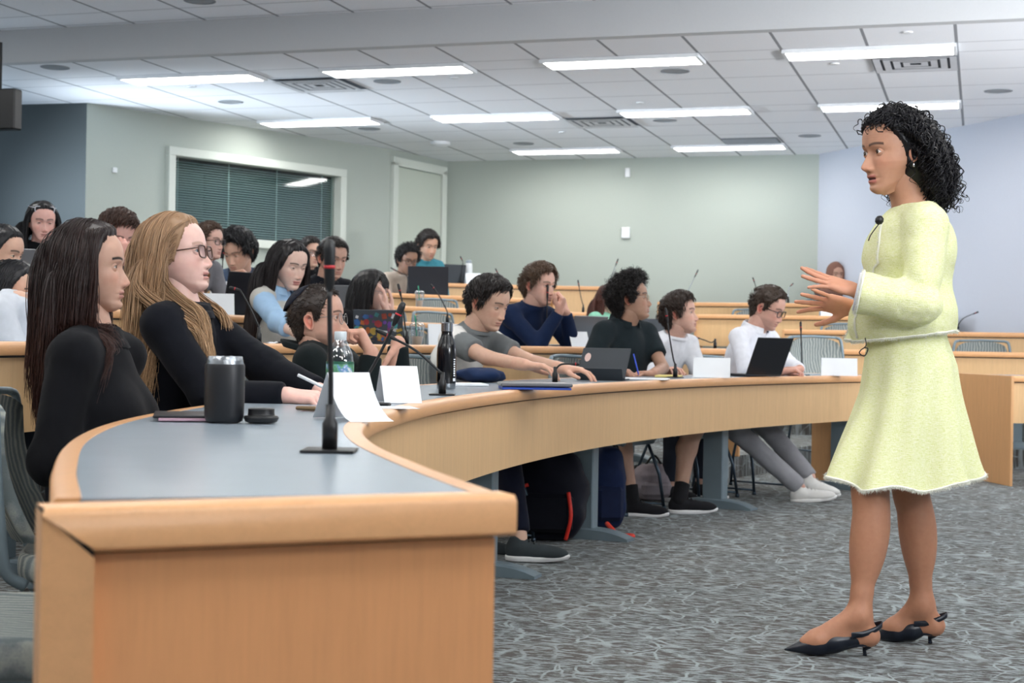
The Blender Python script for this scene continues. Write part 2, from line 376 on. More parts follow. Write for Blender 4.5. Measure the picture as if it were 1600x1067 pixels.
# carpeted tiers
def tier(name, front, z, z0):
    P = [tuple(p) for p in front]
    poly = P + [(-15, 18.5)] if P[0][1] > P[-1][1] else P
    k = len(poly)
    v = [(x, y, z) for x, y in poly] + [(x, y, z0) for x, y in poly]
    f = [tuple(range(k))[::-1]] + [(i, (i + 1) % k, k + (i + 1) % k, k + i) for i in range(k)]
    o = struct(name, v, f, M['carpet'])
    import bmesh
    bm = bmesh.new(); bm.from_mesh(o.data); bmesh.ops.recalc_face_normals(bm, faces=bm.faces[:]); bmesh.ops.triangulate(bm, faces=bm.faces[:]); bm.to_mesh(o.data); bm.free()
    return o
TIERZ = {1: 0, 2: .155, 3: .30, 4: .455, 5: .605, 6: .785}
for n in (2, 3, 4, 5, 6):
    P, N = CUR[n]; P = P + N * .03
    if n <= 5:
        R, RN = RCUR[n]; R = R + RN * .03
        s = V(-.83, -.55) * 9
        if n == 5: R = np.vstack([R, [(2, 16.1), (5, 16.2)]])
        poly = [tuple(P[0] + s)] + [tuple(p) for p in P] + [tuple(p) for p in R] + [(6.5, R[-1][1] + .4), (6.5, 18.5), (-14.5, 18.5), (-14.5, min(P[0][1] + s[1], -3))]
    else:
        poly = [(-9, 14.2)] + [tuple(p) for p in P] + [(-3.6, 16.0), (-3.5, 18), (-9, 18)]
    k = len(poly); z0 = 0
    v = [(x, y, TIERZ[n]) for x, y in poly] + [(x, y, z0) for x, y in poly]
    o = struct('floor_tier_%d' % n, v, [tuple(range(k))] + [(i, k + i, k + (i + 1) % k, (i + 1) % k) for i in range(k)], M['carpet'])
    import bmesh
    bm = bmesh.new(); bm.from_mesh(o.data); bmesh.ops.triangulate(bm, faces=[f for f in bm.faces if len(f.verts) > 4]); bmesh.ops.recalc_face_normals(bm, faces=bm.faces[:]); bm.to_mesh(o.data); bm.free()
# ceilings and bulkhead
struct('ceiling', [(-15, SOFY + .1, CEIL), (7, SOFY + .1, CEIL), (7, 19, CEIL), (-15, 19, CEIL)], [(3, 2, 1, 0)], M['ceil'])
struct('ceiling_front', [(-15, -4, CEILF), (7, -4, CEILF), (7, SOFY, CEILF), (-15, SOFY, CEILF)], [(3, 2, 1, 0)], ceiling_mat('front_ceiling_tiles', 10.0))
struct('trim_bulkhead', [(x, y, z) for z in (CEIL, CEILF + .1) for x, y in ((-15, SOFY), (7, SOFY), (7, SOFY + .1), (-15, SOFY + .1))],
       [(0, 3, 2, 1), (4, 5, 6, 7), (0, 1, 5, 4), (1, 2, 6, 5), (2, 3, 7, 6), (3, 0, 4, 7)], M['soffit'])
# walls
wall('wall_back', (BK[0] , BK[1]), (WL[2][0], WL[2][1]), 0, CEIL, M['wall'], -.12)
wall('wall_right', BK, RWE, 0, CEIL, M['wall_white'], .12)
wall('wall_right_front', RWE, (6.2, -4), 0, CEILF + .05, M['wall_white'], .12)
wall('wall_front', (6.2, -3.6), (-14, -3.6), 0, CEILF + .05, M['wall_white'], .12)
wall('wall_far_left', (-13.6, -4), (-13.6, 12.0), 0, CEILF + .05, M['wall'], .12)
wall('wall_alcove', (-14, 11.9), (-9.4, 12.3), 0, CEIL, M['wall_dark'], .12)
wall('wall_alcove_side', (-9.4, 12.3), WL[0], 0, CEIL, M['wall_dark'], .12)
# left wall with the observation window: find plan positions of the window edges on the wall line
def on_line(px, py, a, b):
    r = ray(px, py); a = V(*a); d = V(*b) - a
    A = np.array([[r[0], -d[0]], [r[1], -d[1]]]); t, s = np.linalg.solve(A, a); p = a + d * s
    return p, CH + r[2] * t, s
a0, b0 = WL[0], WL[1]
wl, zl, sl = on_line(259, 232, a0, b0); wr, zr, sr = on_line(537, 262, a0, b0); _, zb, _ = on_line(524, 397, a0, b0)
ztop = (zl + zr) / 2; zbot = zb
ld = nrm(V(*b0) - V(*a0)); ln = V(-ld[1], ld[0])                      # outwards
wall('wall_left', a0, wl, 0, CEIL, M['wall']); wall('wall_left_far', wr, b0, 0, CEIL, M['wall'])
wall('wall_left_over', wl, wr, ztop, CEIL, M['wall']); wall('wall_left_under', wl, wr, 0, zbot, M['wall'])
def P3(p, n_off, z): return V(p[0] + ln[0] * n_off, p[1] + ln[1] * n_off, z)
ax_l = np.array([[ld[0], ld[1], 0], [ln[0], ln[1], 0], [0, 0, 1]])
wn = empty('window_1', P3((wl + wr) / 2, 0, zbot)); tag(wn, kind='structure')
M['frame'] = paint('window_frame_paint', (206, 212, 204))
L = np.linalg.norm(wr - wl); mid = (wl + wr) / 2
fr = MB(); fw_ = .085
for z in (zbot + fw_ / 2, ztop - fw_ / 2): fr.box(P3(mid, .02, z), (L, .16, fw_), ax_l, .006)
for s_ in (-1, 1): fr.box(P3(mid + ld * s_ * (L / 2 - fw_ / 2), .02, (zbot + ztop) / 2), (fw_, .16, ztop - zbot - 2 * fw_), ax_l, .006)
fr.build('window_frame', M['frame'], wn)
g = NT('dark_observation_glass'); g.set((.9, .95, .95), .03); g.b.inputs['Transmission Weight'].default_value = 1.0; g.b.inputs['IOR'].default_value = 1.5
MB().box(P3(mid, .06, (zbot + ztop) / 2), (L - 2 * fw_, .008, ztop - zbot - 2 * fw_), ax_l).build('pane', g.m, wn)
bl = NT('venetian_blind'); g_ = bl.n('ShaderNodeNewGeometry'); sp_ = bl.n('ShaderNodeSeparateXYZ'); bl.l(g_.outputs['Position'], sp_.inputs[0])
bl.set(srgb(120, 152, 148), .6)
bs = MB(); zz = zbot + fw_ + .012
while zz < ztop - fw_ - .02:
    bs.box(P3(mid, .105, zz), (L - 2 * fw_ - .02, .022, .0030), np.array([[ld[0], ld[1], 0], *(np.array([[ln[0] * .75, ln[1] * .75, .66], [-ln[0] * .66, -ln[1] * .66, .75]]))])); zz += .0245
bs.build('blind_slats', bl.m, wn)
cd = MB()
for q in (.06, .33, .6, .87, .93): cd.box(P3(wl + (wr - wl) * (.03 + q), .09, (zbot + ztop) / 2), (.012, .003, ztop - zbot - 2 * fw_), ax_l)
cd.build('blind_tape', plain('blind_tape', (150, 180, 176), .7), wn)
# the dark room behind the window, with its ceiling lights
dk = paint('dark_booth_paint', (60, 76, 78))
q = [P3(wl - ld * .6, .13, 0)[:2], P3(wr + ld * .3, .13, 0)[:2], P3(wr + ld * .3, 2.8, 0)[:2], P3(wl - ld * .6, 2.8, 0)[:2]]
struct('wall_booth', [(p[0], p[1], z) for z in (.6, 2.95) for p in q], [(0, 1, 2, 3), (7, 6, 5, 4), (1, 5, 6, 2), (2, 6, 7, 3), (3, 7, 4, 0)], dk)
# door in the second run of the left wall
d0, d1 = V(*WL[1]), V(*WL[2]); dd = nrm(d1 - d0); dn = V(-dd[1], dd[0])
wall('wall_left_door_side', WL[1], WL[2], 0, CEIL, M['wall'])
dl = np.linalg.norm(d1 - d0); ax_d = np.array([[dd[0], dd[1], 0], [dn[0], dn[1], 0], [0, 0, 1]])
def D3(s, n_off, z): p = d0 + dd * s - dn * n_off; return V(p[0], p[1], z)
dr = tag(empty('door_1', D3(.62, 0, .6)), kind='structure')
db = MB(); db.box(D3(.08, .02, 1.78), (.1, .05, 2.36), ax_d, .005); db.box(D3(1.15, .02, 1.78), (.1, .05, 2.36), ax_d, .005); db.box(D3(.615, .02, 2.97), (1.17, .05, .1), ax_d, .005)
db.build('door_frame', M['frame'], dr)
MB().box(D3(.615, .012, 1.76), (.95, .02, 2.3), ax_d, .004).build('door_panel', paint('door_paint', (188, 196, 184)), dr)

# ------------------------------------------------------------------ ceiling fittings
M['lampface'] = emis('light_diffuser', (1.0, .985, .955), LAMP)
M['fixture'] = plain('white_fixture', (225, 228, 230), .5)
GX = -3.254
NFIX = [0]
def fixture(i0, y, zc, label, w_=.34):
    x0 = GX + .61 * i0; x1 = x0 + 1.22; c = ((x0 + x1) / 2, y + w_ / 2, zc)
    t = empty('ceiling_light', c, label, 'ceiling light', 'recessed strip lights in the tiled ceiling')
    f = MB()
    for xx in (x0 + .012, x1 - .012): f.box((xx, c[1], zc - .012), (.024, w_, .03))
    for yy in (y + .012, y + w_ - .012): f.box((c[0], yy, zc - .012), (1.22 - .05, .024, .03))
    f.build('frame', M['fixture'], t)
    MB().box((c[0], c[1], zc - .010), (1.165, w_ - .05, .018), None, .004).build('diffuser', M['lampface'], t)
ROWY = [11.14, 11.14 + .36 + 3 * .7365, 11.14 + 2 * (.36 + 3 * .7365)]
nm = {(-6, 0): 'strip light nearest the dark alcove at upper left', (-3, 0): 'strip light beside the upper left square air vent, second from left in nearest row',
      (0, 0): 'third strip light from left in the nearest row', (3, 0): 'large strip light at upper right beside the square air vent',
      (-6, 1): 'strip light over the left wall window, leftmost of the middle row', (-3, 1): 'strip light left of the middle square air vent',
      (0, 1): 'strip light right of the middle square air vent', (3, 1): 'strip light just behind the standing speaker head',
      (-3, 2): 'left strip light of the row nearest the back wall', (0, 2): 'right strip light of the row nearest the back wall, below a dark grille'}
for (i, r), lb in nm.items(): fixture(i, ROWY[r] + .01, CEIL, lb)
for yy in (8.4, 5.9, 3.4, .9, -1.6):
    for xx in (-10.5, -7.9, -5.3, -2.7, -.1, 2.5):
        fixture((xx - GX) / .61, yy, CEILF, 'recessed strip light in the front ceiling')
def disc(px, py, r, name, label, mat=None, grp='round ceiling speakers', cat='ceiling speaker'):
    zc = CEIL if py > 30 else CEILF
    p = atz(px, py, zc); m = MB(); m.lathe((p[0], p[1], zc), [(r * .9, -.001), (r * .9, -.006), (r, -.004), (r, .0)][::-1] if r > .09 else [(r, 0), (r, -.008), (r * .6, -.012)], 28)
    o = m.build(name, mat or M['grille'], None, False); smooth_angle(o); tag(o, label, cat, grp)
M['grille'] = plain('speaker_grille', (150, 155, 160), .8)
for px, py, lb in ((86, 105, 'round grey ceiling speaker in the left corner near the alcove'), (360, 159, 'round grey ceiling speaker above the left end of the window'),
                   (605, 127, 'round grey ceiling speaker behind the second front strip light'), (577, 201, 'round grey ceiling speaker above the right end of the window'),
                   (1055, 111, 'round grey ceiling speaker just behind the third front strip light'), (1039, 188, 'round grey ceiling speaker behind the middle row strip light'),
                   (1265, 212, 'round grey ceiling speaker left of the standing speaker hair'), (1560, 142, 'round grey ceiling speaker at far right'),
                   (818, 224, 'round grey ceiling speaker nearest the back wall'), (312, 1, 'round grey ceiling speaker at the top edge in the front ceiling')):
    disc(px, py, .115, 'ceiling_speaker', lb)
for px, py, lb in ((299, 135, 'small sprinkler cap left of the round speakers at upper left'), (710, 121, 'small sprinkler cap right of the second strip light'),
                   (1304, 99, 'small white sprinkler cap by the large right strip light'), (1418, 50, 'small sprinkler at upper right above the strip light'),
                   (1000, 160, 'small sprinkler above the middle row strip light'), (878, 206, 'small sprinkler nearest the back wall')):
    disc(px, py, .035, 'sprinkler', lb, M['fixture'], 'ceiling sprinklers', 'sprinkler')
def diffuser(i, y, label):
    x0 = GX + .61 * i; c = (x0 + .305, y + .33, CEIL); t = empty('air_vent', c, label, 'air vent', 'square air vents in the ceiling')
    f = MB()
    for k, s in enumerate((.6, .46, .32, .18)):
        z = CEIL - .022 + .002 * k
        hw = s / 2
        for sx, sy in ((1, 0), (-1, 0), (0, 1), (0, -1)):
            o_ = V(sx, sy) * hw; i_ = V(sx, sy) * (hw - .05); tx = V(-sy, sx)
            q = [(*(V(c[0], c[1]) + o_ + tx * hw), z), (*(V(c[0], c[1]) + o_ - tx * hw), z), (*(V(c[0], c[1]) + i_ - tx * (hw - .05)), z + .002), (*(V(c[0], c[1]) + i_ + tx * (hw - .05)), z + .002)]
            f.add(q, [(0, 1, 2, 3)])
    f.build('louvre', plain('vent_white', (205, 206, 210), .5), t)
    MB().box((c[0], c[1], CEIL - .002), (.6, .6, .003)).build('duct_opening', plain('vent_dark', (96, 102, 110), .8), t)
diffuser(4, ROWY[0] + .38, 'square louvred air vent at upper right beside the large strip light')
diffuser(-4, ROWY[0] + .38, 'square louvred air vent at upper left between two strip lights')
diffuser(-1, ROWY[1] + .38, 'square louvred air vent in the middle of the ceiling')
x0 = GX + .61; gy = ROWY[2] - .45
t = empty('return_grille', (x0 + .3, gy, CEIL), 'dark rectangular return air grille above the back right strip light', 'air vent')
MB().box((x0 + .3, gy + .18, CEIL - .006), (.58, .4, .012)).build('grille', plain('grille_dark', (104, 108, 112), .7), t)
f = MB()
for k in range(9): f.box((x0 + .3, gy + .02 + k * .04, CEIL - .016), (.56, .008, .01))
f.build('slats', plain('grille_slat', (136, 140, 144), .6), t)
p = atz(688, 222, CEIL); t = MB(); t.lathe((p[0], p[1], CEIL), [(.11, 0), (.11, -.03), (.07, -.05), (.04, -.055)], 24); o = t.build('ceiling_camera', M['fixture']); smooth_angle(o)
tag(o, 'flat white ceiling device near the door corner', 'ceiling device')
# wall devices on the back wall
for px, py, s_, lb in ((981, 270, (.06, .03, .11), 'small white wall sensor high on the back wall'), (978, 364, (.1, .03, .13), 'small white thermostat on the back wall below the sensor')):
    r = ray(px, py); tt = 17.3 / r[1]; p = V(0, 0, CH) + r * tt
    MB().box((p[0], 17.285, p[2]), s_, None, .008).build('wall_sensor', M['fixture']); tag(bpy.data.objects[-1] if False else COL.objects[-1], lb, 'wall sensor')
r = ray(178, 263)
for px, py in ((178, 266),):
    pp, zz, _ = on_line(px, py, *WL[:2]); pp = pp - ln * .012
    m = MB(); m.box((pp[0], pp[1], zz), (.05, .02, .05), ax_l, .004); o = m.build('wall_plate', M['fixture']); tag(o, 'tiny white wall plate left of the window', 'wall plate')
# dark display at the far upper left
p = at(-2, 172, 11.3); o = MB().box(p, (.34, .1, .3), None, .01).build('wall_monitor', M['black']); tag(o, 'dark box hanging at the upper left edge of the picture', 'monitor')
MB_rod = MB().tube([p + V(0, 0, .1), V(p[0], p[1], CEIL)], .02, 8).build('mount_pole', M['black'], o)

# ------------------------------------------------------------------ curved desks
def leg_at(parent, x, y, zf, ztop, n):
    t_ = V(-n[1], n[0]); ax = np.array([[n[0], n[1], 0], [t_[0], t_[1], 0], [0, 0, 1]])
    l = MB(); l.box((x, y, (zf + ztop) / 2 + .02), (.13, .075, ztop - zf - .04), ax, .006)
    o = l.build('leg', M['metal_grey'], parent)
    f = MB(); P = []
    for s in np.linspace(-1, 1, 13):
        hh = .055 * (1 - abs(s) ** 3 * .75); P.append([(s * .25, -.05, 0), (s * .25, -.05, hh * .85), (s * .25, -.035, hh), (s * .25, .035, hh), (s * .25, .05, hh * .85), (s * .25, .05, 0)])
    P = np.array(P); Wd = P @ ax + V(x, y, zf + .001)
    f.grid(Wd, True); f.add(Wd[0], [tuple(range(6))]); f.add(Wd[-1], [tuple(range(6))])
    f.build('foot', M['metal_grey'], o)
def near_index(row, px, right=False, off=0):
    P, N = (RCUR if right else CUR)[row]; best = None
    for i in range(len(P)):
        q = P[i] + N[i] * off; d = -q[0] * math.sin(YAW) + q[1] * math.cos(YAW); u = (q[0] * math.cos(YAW) + q[1] * math.sin(YAW)) / max(d, .1)
        e = abs(800 + FPX * u - px)
        if d > .8 and (best is None or e < best[0]): best = (e, i)
    return best[1] / (len(P) - 1)
DESK = {}
def desk(name, label, cur, z, zf, width=.52, apron=.29, legs=(), panel_ends=(0, 0), group=None, end_w=None):
    P, N = cur; P = P + N * 0
    base = (float(P[len(P) // 2][0]), float(P[len(P) // 2][1]), zf)
    t = empty('curved_desk', base, label, 'desk', group)
    th = .042
    o = MB().sweep((P, N), [(.038, z - .035), (.038, z - .001), (width - .03, z - .001), (width - .03, z - .035)]).build('worktop', M['worktop'], t)
    # front edge moulding with eased nose
    o = MB().sweep((P, N), [(.04, z - th), (.04, z), (.012, z), (.003, z - .004), (0, z - .012), (0, z - th + .006), (.005, z - th)]).build('front_edge_moulding', M['wood_edge'], t); smooth_angle(o, 50)
    o = MB().sweep((P, N), [(width, z - th + .004), (width, z - .006), (width - .006, z), (width - .032, z), (width - .032, z - th)]).build('rear_edge_moulding', M['wood_edge'], t); smooth_angle(o, 50)
    MB().sweep((P, N), [(.035, z - th - apron), (.035, z - th - .008), (.06, z - th - .008), (.06, z - th - apron)]).build('modesty_panel', M['wood_apron'], t)
    MB().sweep((P, N), [(.045, z - th - .008), (.045, z - th), (.06, z - th), (.06, z - th - .008)]).build('shadow_gap', M['black'], t)
    for s in legs:
        i = min(len(P) - 1, int(s * (len(P) - 1))) if s < 2 else int(round(near_index(1, s, False, .27) * (len(P) - 1))); q = P[i] + N[i] * .29
        leg_at(t, q[0], q[1], zf, z - th, N[i])
    for e, on in zip((0, -1), panel_ends):
        if not on: continue
        tg = nrm(P[1] - P[0]) if e == 0 else -nrm(P[-1] - P[-2]); n_ = N[e]
        ax = np.array([[n_[0], n_[1], 0], [tg[0], tg[1], 0], [0, 0, 1]])
        ew = end_w or width; c = P[e] + n_ * ew / 2
        MB().box((*(c - tg * .011), (zf + z) / 2), (ew, .022, z - zf), ax, .003).build('end_panel', M['wood'], t)
    DESK[name] = t; return t
G_ = 'curved tiered desk rows'
d1 = desk('r1', 'long curved front desk with grey top nearest the standing speaker', CUR[1], .77, 0, .52, .25, (758, 922, 1128, 1330), (0, 1), G_)
# near end of the front desk: end board, mitred frame, recessed panel
P, N = CUR[1]; e0 = P[0]; n0 = N[0]; tg0 = nrm(P[1] - P[0]); wd = .52
cut = nrm(V(-.39, -.34)); L_ = .535                                     # direction of the near end, inner corner -> outer corner
axE = np.array([[cut[0], cut[1], 0], [-cut[1], cut[0], 0], [0, 0, 1]]); outn = V(cut[1], -cut[0]) 
if outn @ V(0, -1) < 0: outn = -outn
axE = np.array([[cut[0], cut[1], 0], [outn[0], outn[1], 0], [0, 0, 1]])
ic = V(-.535, 1.735)
def E3(s, o_, z): p = ic + cut * s + outn * o_; return V(p[0], p[1], z)
em = MB(); pf = []
for s0, sb in ((0, 0), (1, 1)):
    ss = 0 if s0 == 0 else L_ + .002; sl = 0 if s0 == 0 else L_ - .050
    pf.append([E3(ss - .003 * s0, .018, .7695), E3(ss, .025, .762), E3(sl, .025, .726), E3(sl - .003 * s0, .019, .7215), E3(sl, -.03, .7215), E3(ss, -.03, .7695)])
em.grid(np.array(pf), True); em.add(pf[0], [tuple(range(6))]); em.add(pf[1], [tuple(range(6))[::-1]]); o = em.build('end_edge_moulding', M['wood_edge'], d1); smooth_angle(o, 50)
pm = MB(); v = []
for o_ in (-.03, .022):
    v += [E3(L_ + .002, o_, .0), E3(L_ + .002, o_, .7655), E3(L_ - .052, o_, .7155), E3(L_ - .052, o_, .0)]
pm.add(v, [(0, 1, 2, 3), (7, 6, 5, 4), (0, 4, 5, 1), (1, 5, 6, 2), (2, 6, 7, 3), (3, 7, 4, 0)]); pm.build('end_post', M['wood_edge'], d1)
pm = MB(); pm.add([E3(L_ + .0015, .0185, .7675), E3(L_ - .052, .0185, .7195), E3(L_ - .052, .0185, .7135), E3(L_ + .0015, .0185, .7615), E3(L_ + .0015, -.02, .7675), E3(L_ - .052, -.02, .7195), E3(L_ - .052, -.02, .7135), E3(L_ + .0015, -.02, .7615)], [(0, 1, 2, 3), (7, 6, 5, 4), (0, 4, 5, 1), (2, 6, 7, 3), (3, 7, 4, 0), (1, 5, 6, 2)]); pm.build('mitre_gap', M['black'], d1)
MB().box(E3(L_ / 2 - .012, -.012, .36), (L_ - .06, .03, .715), axE).build('end_panel', M['wood_end'], d1)
MB().box(E3(L_ / 2, -.016, .722), (L_ - .04, .03, .012), axE).build('end_shadow_gap', M['black'], d1)
# outer side return of the end
desk('r2', 'second curved desk row, behind the first row of students', CUR[2], .925, TIERZ[2], .5, .24, (.1, .3, .5, .7, .9), (1, 1), G_)
desk('r3', 'third curved desk row, one tier above the second', CUR[3], 1.07, TIERZ[3], .5, .26, (.1, .3, .5, .7, .9), (1, 1), G_)
desk('r4', 'fourth curved desk row in the centre block', CUR[4], 1.225, TIERZ[4], .5, .26, (.2, .5, .8), (1, 1), G_)
desk('r5', 'fifth curved desk row under the window wall', CUR[5], 1.375, TIERZ[5], .5, .26, (.2, .5, .8), (1, 1), G_)
desk('r6', 'short topmost desk in front of the back wall left corner', CUR[6], 1.555, TIERZ[6], .5, .3, (.2, .8), (1, 1), G_)
for k, lb in {1: 'front desk of the right block behind the speaker legs', 2: 'second desk of the right block behind the speaker waist', 3: 'third desk of the right block, with a microphone at right',
              4: 'fourth desk of the right block, behind the white shirted student', 5: 'topmost desk of the right block under the back wall'}.items():
    desk('rr%d' % k, lb, RCUR[k], RROW[k][1], TIERZ.get(k, 0), .5, .27 if k > 1 else .29, (.5,) if k > 1 else (.55,), (1, 0), 'desks of the right block', 1.0 if k == 1 else None)
# dark leg frame in the knee space of the right block
q = atz(1592, 757, 0)
# ------------------------------------------------------------------ chairs
def copy_tree(o, parent=None):
    c = o.copy(); COL.objects.link(c); c.parent = parent
    for ch in o.children: copy_tree(ch, c)
    return c
def make_chair():
    t = empty('conference_chair', (0, 0, 0), 'x', 'chair', 'grey upholstered chairs behind the curved desks')
    s = MB(); P = []
    for v_ in np.linspace(0, 1, 13):                      # seat pad, front = +y
        row = []
        for a in np.linspace(0, 2 * np.pi, 40, endpoint=False):
            sx = .235 * np.sign(np.cos(a)) * abs(np.cos(a)) ** .45; sy = .225 * np.sign(np.sin(a)) * abs(np.sin(a)) ** .45
            k = math.sin(math.pi * v_) ** .3 if 0 < v_ < 1 else 0
            e = .93 + .07 * k
            z = .40 + .07 * v_ - .02 * max(0, sy / .225) ** 3 * v_
            row.append((sx * e, sy * e, z))
        P.append(row)
    P = np.array(P); s.grid(P, True); s.add(P[0], [tuple(range(40))]); s.add(P[-1], [tuple(range(40))[::-1]])
    smooth_angle(s.build('seat', M['uph'], t), 50)
    MB().box((0, 0, .393), (.40, .38, .03), None, .01).build('seat_shell', M['metal_grey'], t)
    b = MB(); P = []; nu, nv = 15, 12
    def bp(u, v_):                                       # u -1..1, v 0..1
        wdt = .225 * (1 - .12 * (2 * v_ - 1) ** 4) * (1.0 - .05 * v_)
        z = .50 + .36 * v_ - .035 * abs(u) ** 4 * (v_ > .5) * (2 * v_ - 1)
        y = -.235 - .085 * v_ + .03 * math.sin(v_ * 3.1) * -1 + .055 * u * u
        return V(u * wdt, y, z)
    F_ = np.array([[bp(u, v_) + V(0, .018, 0) for u in np.linspace(-1, 1, nu)] for v_ in np.linspace(0, 1, nv)])
    B_ = np.array([[bp(u, v_) - V(0, .018, 0) for u in np.linspace(-1, 1, nu)] for v_ in np.linspace(0, 1, nv)])
    b.grid(F_); b.grid(B_[:, ::-1])
    for e1, e2 in ((F_[0], B_[0]), (B_[-1], F_[-1]), (B_[:, 0], F_[:, 0]), (F_[:, -1], B_[:, -1])): b.grid(np.array([e1, e2]))
    o = b.build('backrest', M['uph'], t, True)
    import bmesh
    bm = bmesh.new(); bm.from_mesh(o.data); bmesh.ops.remove_doubles(bm, verts=bm.verts[:], dist=1e-4); bmesh.ops.recalc_face_normals(bm, faces=bm.faces[:]); bm.to_mesh(o.data); bm.free()
    smooth_angle(o, 60)
    fr = MB()
    for sg in (-1, 1):
        pts = catmull([(sg * .235, -.19, .40), (sg * .25, -.235, .44), (sg * .252, -.25, .56), (sg * .24, -.262, .70), (sg * .222, -.27, .84), (sg * .19, -.285, .865)], 6)
        fr.tube(pts, np.linspace(.016, .011, len(pts)), 10)
    fr.tube(catmull([(-.19, -.285, .865), (0, -.335, .872), (.19, -.285, .865)], 6), .011, 10)
    fr.build('back_frame', M['metal_grey'], t, True)
    for sx in (-1, 1):
        for sy in (-1, 1):
            m = MB(); m.tube([(sx * .19, sy * .14, .395), (sx * .225, sy * .205, .2), (sx * .24, sy * .23, .012)], .0095, 8)
            m.lathe((sx * .24, sy * .23, .001), [(.013, 0), (.013, .02)], 10); m.build('leg', M['dark_metal'], t, True)
        m = MB(); m.tube([(sx * .238, -.225, .03), (sx * .238, .225, .03)], .007, 8); m.build('runner', M['dark_metal'], t, True)
    return t
CHAIR = make_chair(); CH_USED = [False]
def chair(x, y, z, rz, label, sc=1.0):
    o = CHAIR if not CH_USED[0] else copy_tree(CHAIR); CH_USED[0] = True
    o.location = (x, y, z); o.rotation_euler = (0, 0, rz); o['label'] = label; o.scale = (sc,) * 3; return o
def chair_row(row, s, off, label, right=False, tw=0):
    P, N = (RCUR if right else CUR)[row]; i = int(s * (len(P) - 1)); q = P[i] + N[i] * off
    f = -N[i]; return chair(q[0], q[1], TIERZ.get(row, 0), math.atan2(f[1], f[0]) - math.pi / 2 + tw, label)
# ------------------------------------------------------------------ microphones
def mic(base, pts, label, tipr=.0065, plate=True, light=False, group='gooseneck desk microphones'):
    """base: world point on the desk, pts: world points of the gooseneck up to the tip"""
    t = empty('gooseneck_microphone', base, label, 'microphone', group)
    m = MB(); z = base[2]
    if plate: m.box((base[0], base[1], z + .002), (.085, .085, .004), np.array([[RT[0], RT[1], 0], [FW[0], FW[1], 0], [0, 0, 1]]), .0015); m.build('base_plate', M['black'], t)
    dk_ = M['chrome'] if light else M['black']
    MB().lathe(base, [(.0125, .003), (.0125, .045), (.008, .052), (.0075, .075)], 14).build('stem_holder', M['black'], t, True)
    P = catmull(np.vstack([[np.array(base) + V(0, 0, .07)], pts]), 8)
    L = np.cumsum(np.r_[0, np.linalg.norm(np.diff(P, axis=0), axis=1)]); Lh = min(.10, L[-1] * .3)
    k = np.searchsorted(L, L[-1] - Lh)
    MB().tube(P[:k + 1], .0042, 8).build('gooseneck', dk_, t, True)
    a, b = P[k], P[-1]; d = nrm(b - a); hl = np.linalg.norm(b - a)
    o = MB().lathe(a, [(.004, -.004), (tipr * .75, .004), (tipr, .012), (tipr * 1.08, hl * .55), (tipr * 1.15, hl * .8), (tipr * .9, hl - .003), (tipr * .4, hl)], 14, d).build('microphone_head', M['black'], t, True)
    MB().lathe(a + d * hl * .42, [(tipr * 1.06, 0), (tipr * 1.12, .002), (tipr * 1.06, .005)], 14, d).build('status_ring', M['red'], o, True)
    return t
def micp(bpx, z, pix, label, **kw):
    b = atz(bpx[0], bpx[1], z) if 'd' not in kw else at(bpx[0], bpx[1], kw['d']); 
    if 'd' in kw: b[2] = z
    d = (b - [0, 0, CH]) @ FW; kw.pop('d', None); tilt = kw.pop('tilt', 0)
    P = np.array([at(x, y, d + tilt * (i + 1)) for i, (x, y) in enumerate(pix)])
    return mic(b, P, label, **kw)
Z1 = .77
micp((515, 705), Z1, [(517, 600), (515, 480), (515, 374)], 'tall upright microphone on the near grey desk top, closest to the viewer', tipr=.0085)
micp((562, 632), Z1, [(575, 585), (600, 540), (631, 472)], 'slanted microphone with a red ring leaning in front of the student with the skullcap', tipr=.0085)
micp((691, 617), Z1, [(684, 578), (650, 548), (612, 527), (587, 515)], 'microphone bent far to the left beside the black steel bottle')
micp((867, 600), Z1, [(868, 577), (878, 569), (905, 569)], 'short microphone bent sideways by the striped sweater student')
micp((1055, 590), Z1, [(1052, 560), (1046, 525), (1040, 481)], 'tall microphone in front of the white T-shirt student')
micp((1253, 586), Z1, [(1253, 565), (1252, 535), (1251, 502)], 'upright microphone right of the black open laptop')
def micr(row, px, pix, label, off=.2, right=False, **kw):
    s = near_index(row, px, right, off); P, N = (RCUR if right else CUR)[row]; i = int(round(s * (len(P) - 1))); q = P[i] + N[i] * off
    z = (RROW if right else ROW)[row][1]; d = -q[0] * math.sin(YAW) + q[1] * math.cos(YAW)
    b = at(px, 500, d); b[2] = z; up_ = at(px, pix[0][1], d)
    return mic(b, np.array([at(x, y, d) for x, y in pix]), label, **kw)
micr(2, 405, [(402, 505), (385, 470), (366, 441), (358, 449)], 'bent microphone in front of the long haired student in blue')
micr(2, 636, [(633, 510), (629, 475), (622, 443)], 'microphone on the second desk beside the iced drink')
micr(2, 852, [(854, 505), (855, 475), (856, 444)], 'upright microphone in front of the student in navy jacket')
micr(2, 1118, [(1112, 535), (1100, 531), (1084, 526)], 'microphone lying low behind the white T-shirt student')
micr(3, 699, [(698, 485), (688, 465), (673, 444)], 'microphone on the third desk above the black steel bottle')
micr(4, 911, [(909, 470), (906, 455), (903, 437)], 'microphone on the fourth desk behind the laptop')
micr(4, 346, [(347, 440), (348, 410), (350, 385)], 'thin microphone beside the student resting chin on hand')
micr(5, 636, [(636, 432), (625, 426), (610, 418)], 'microphone left of the open black laptop', tipr=.006)
micr(5, 781, [(780, 440), (779, 430), (774, 419)], 'microphone on the fifth desk right of the white bottle')
micr(6, 720, [(722, 425), (723, 408), (719, 400)], 'microphone beside the white bottle on the topmost desk')
micr(6, 950, [(953, 440), (958, 425), (966, 404)], 'pale microphone against the back wall behind the curly haired student', light=True)
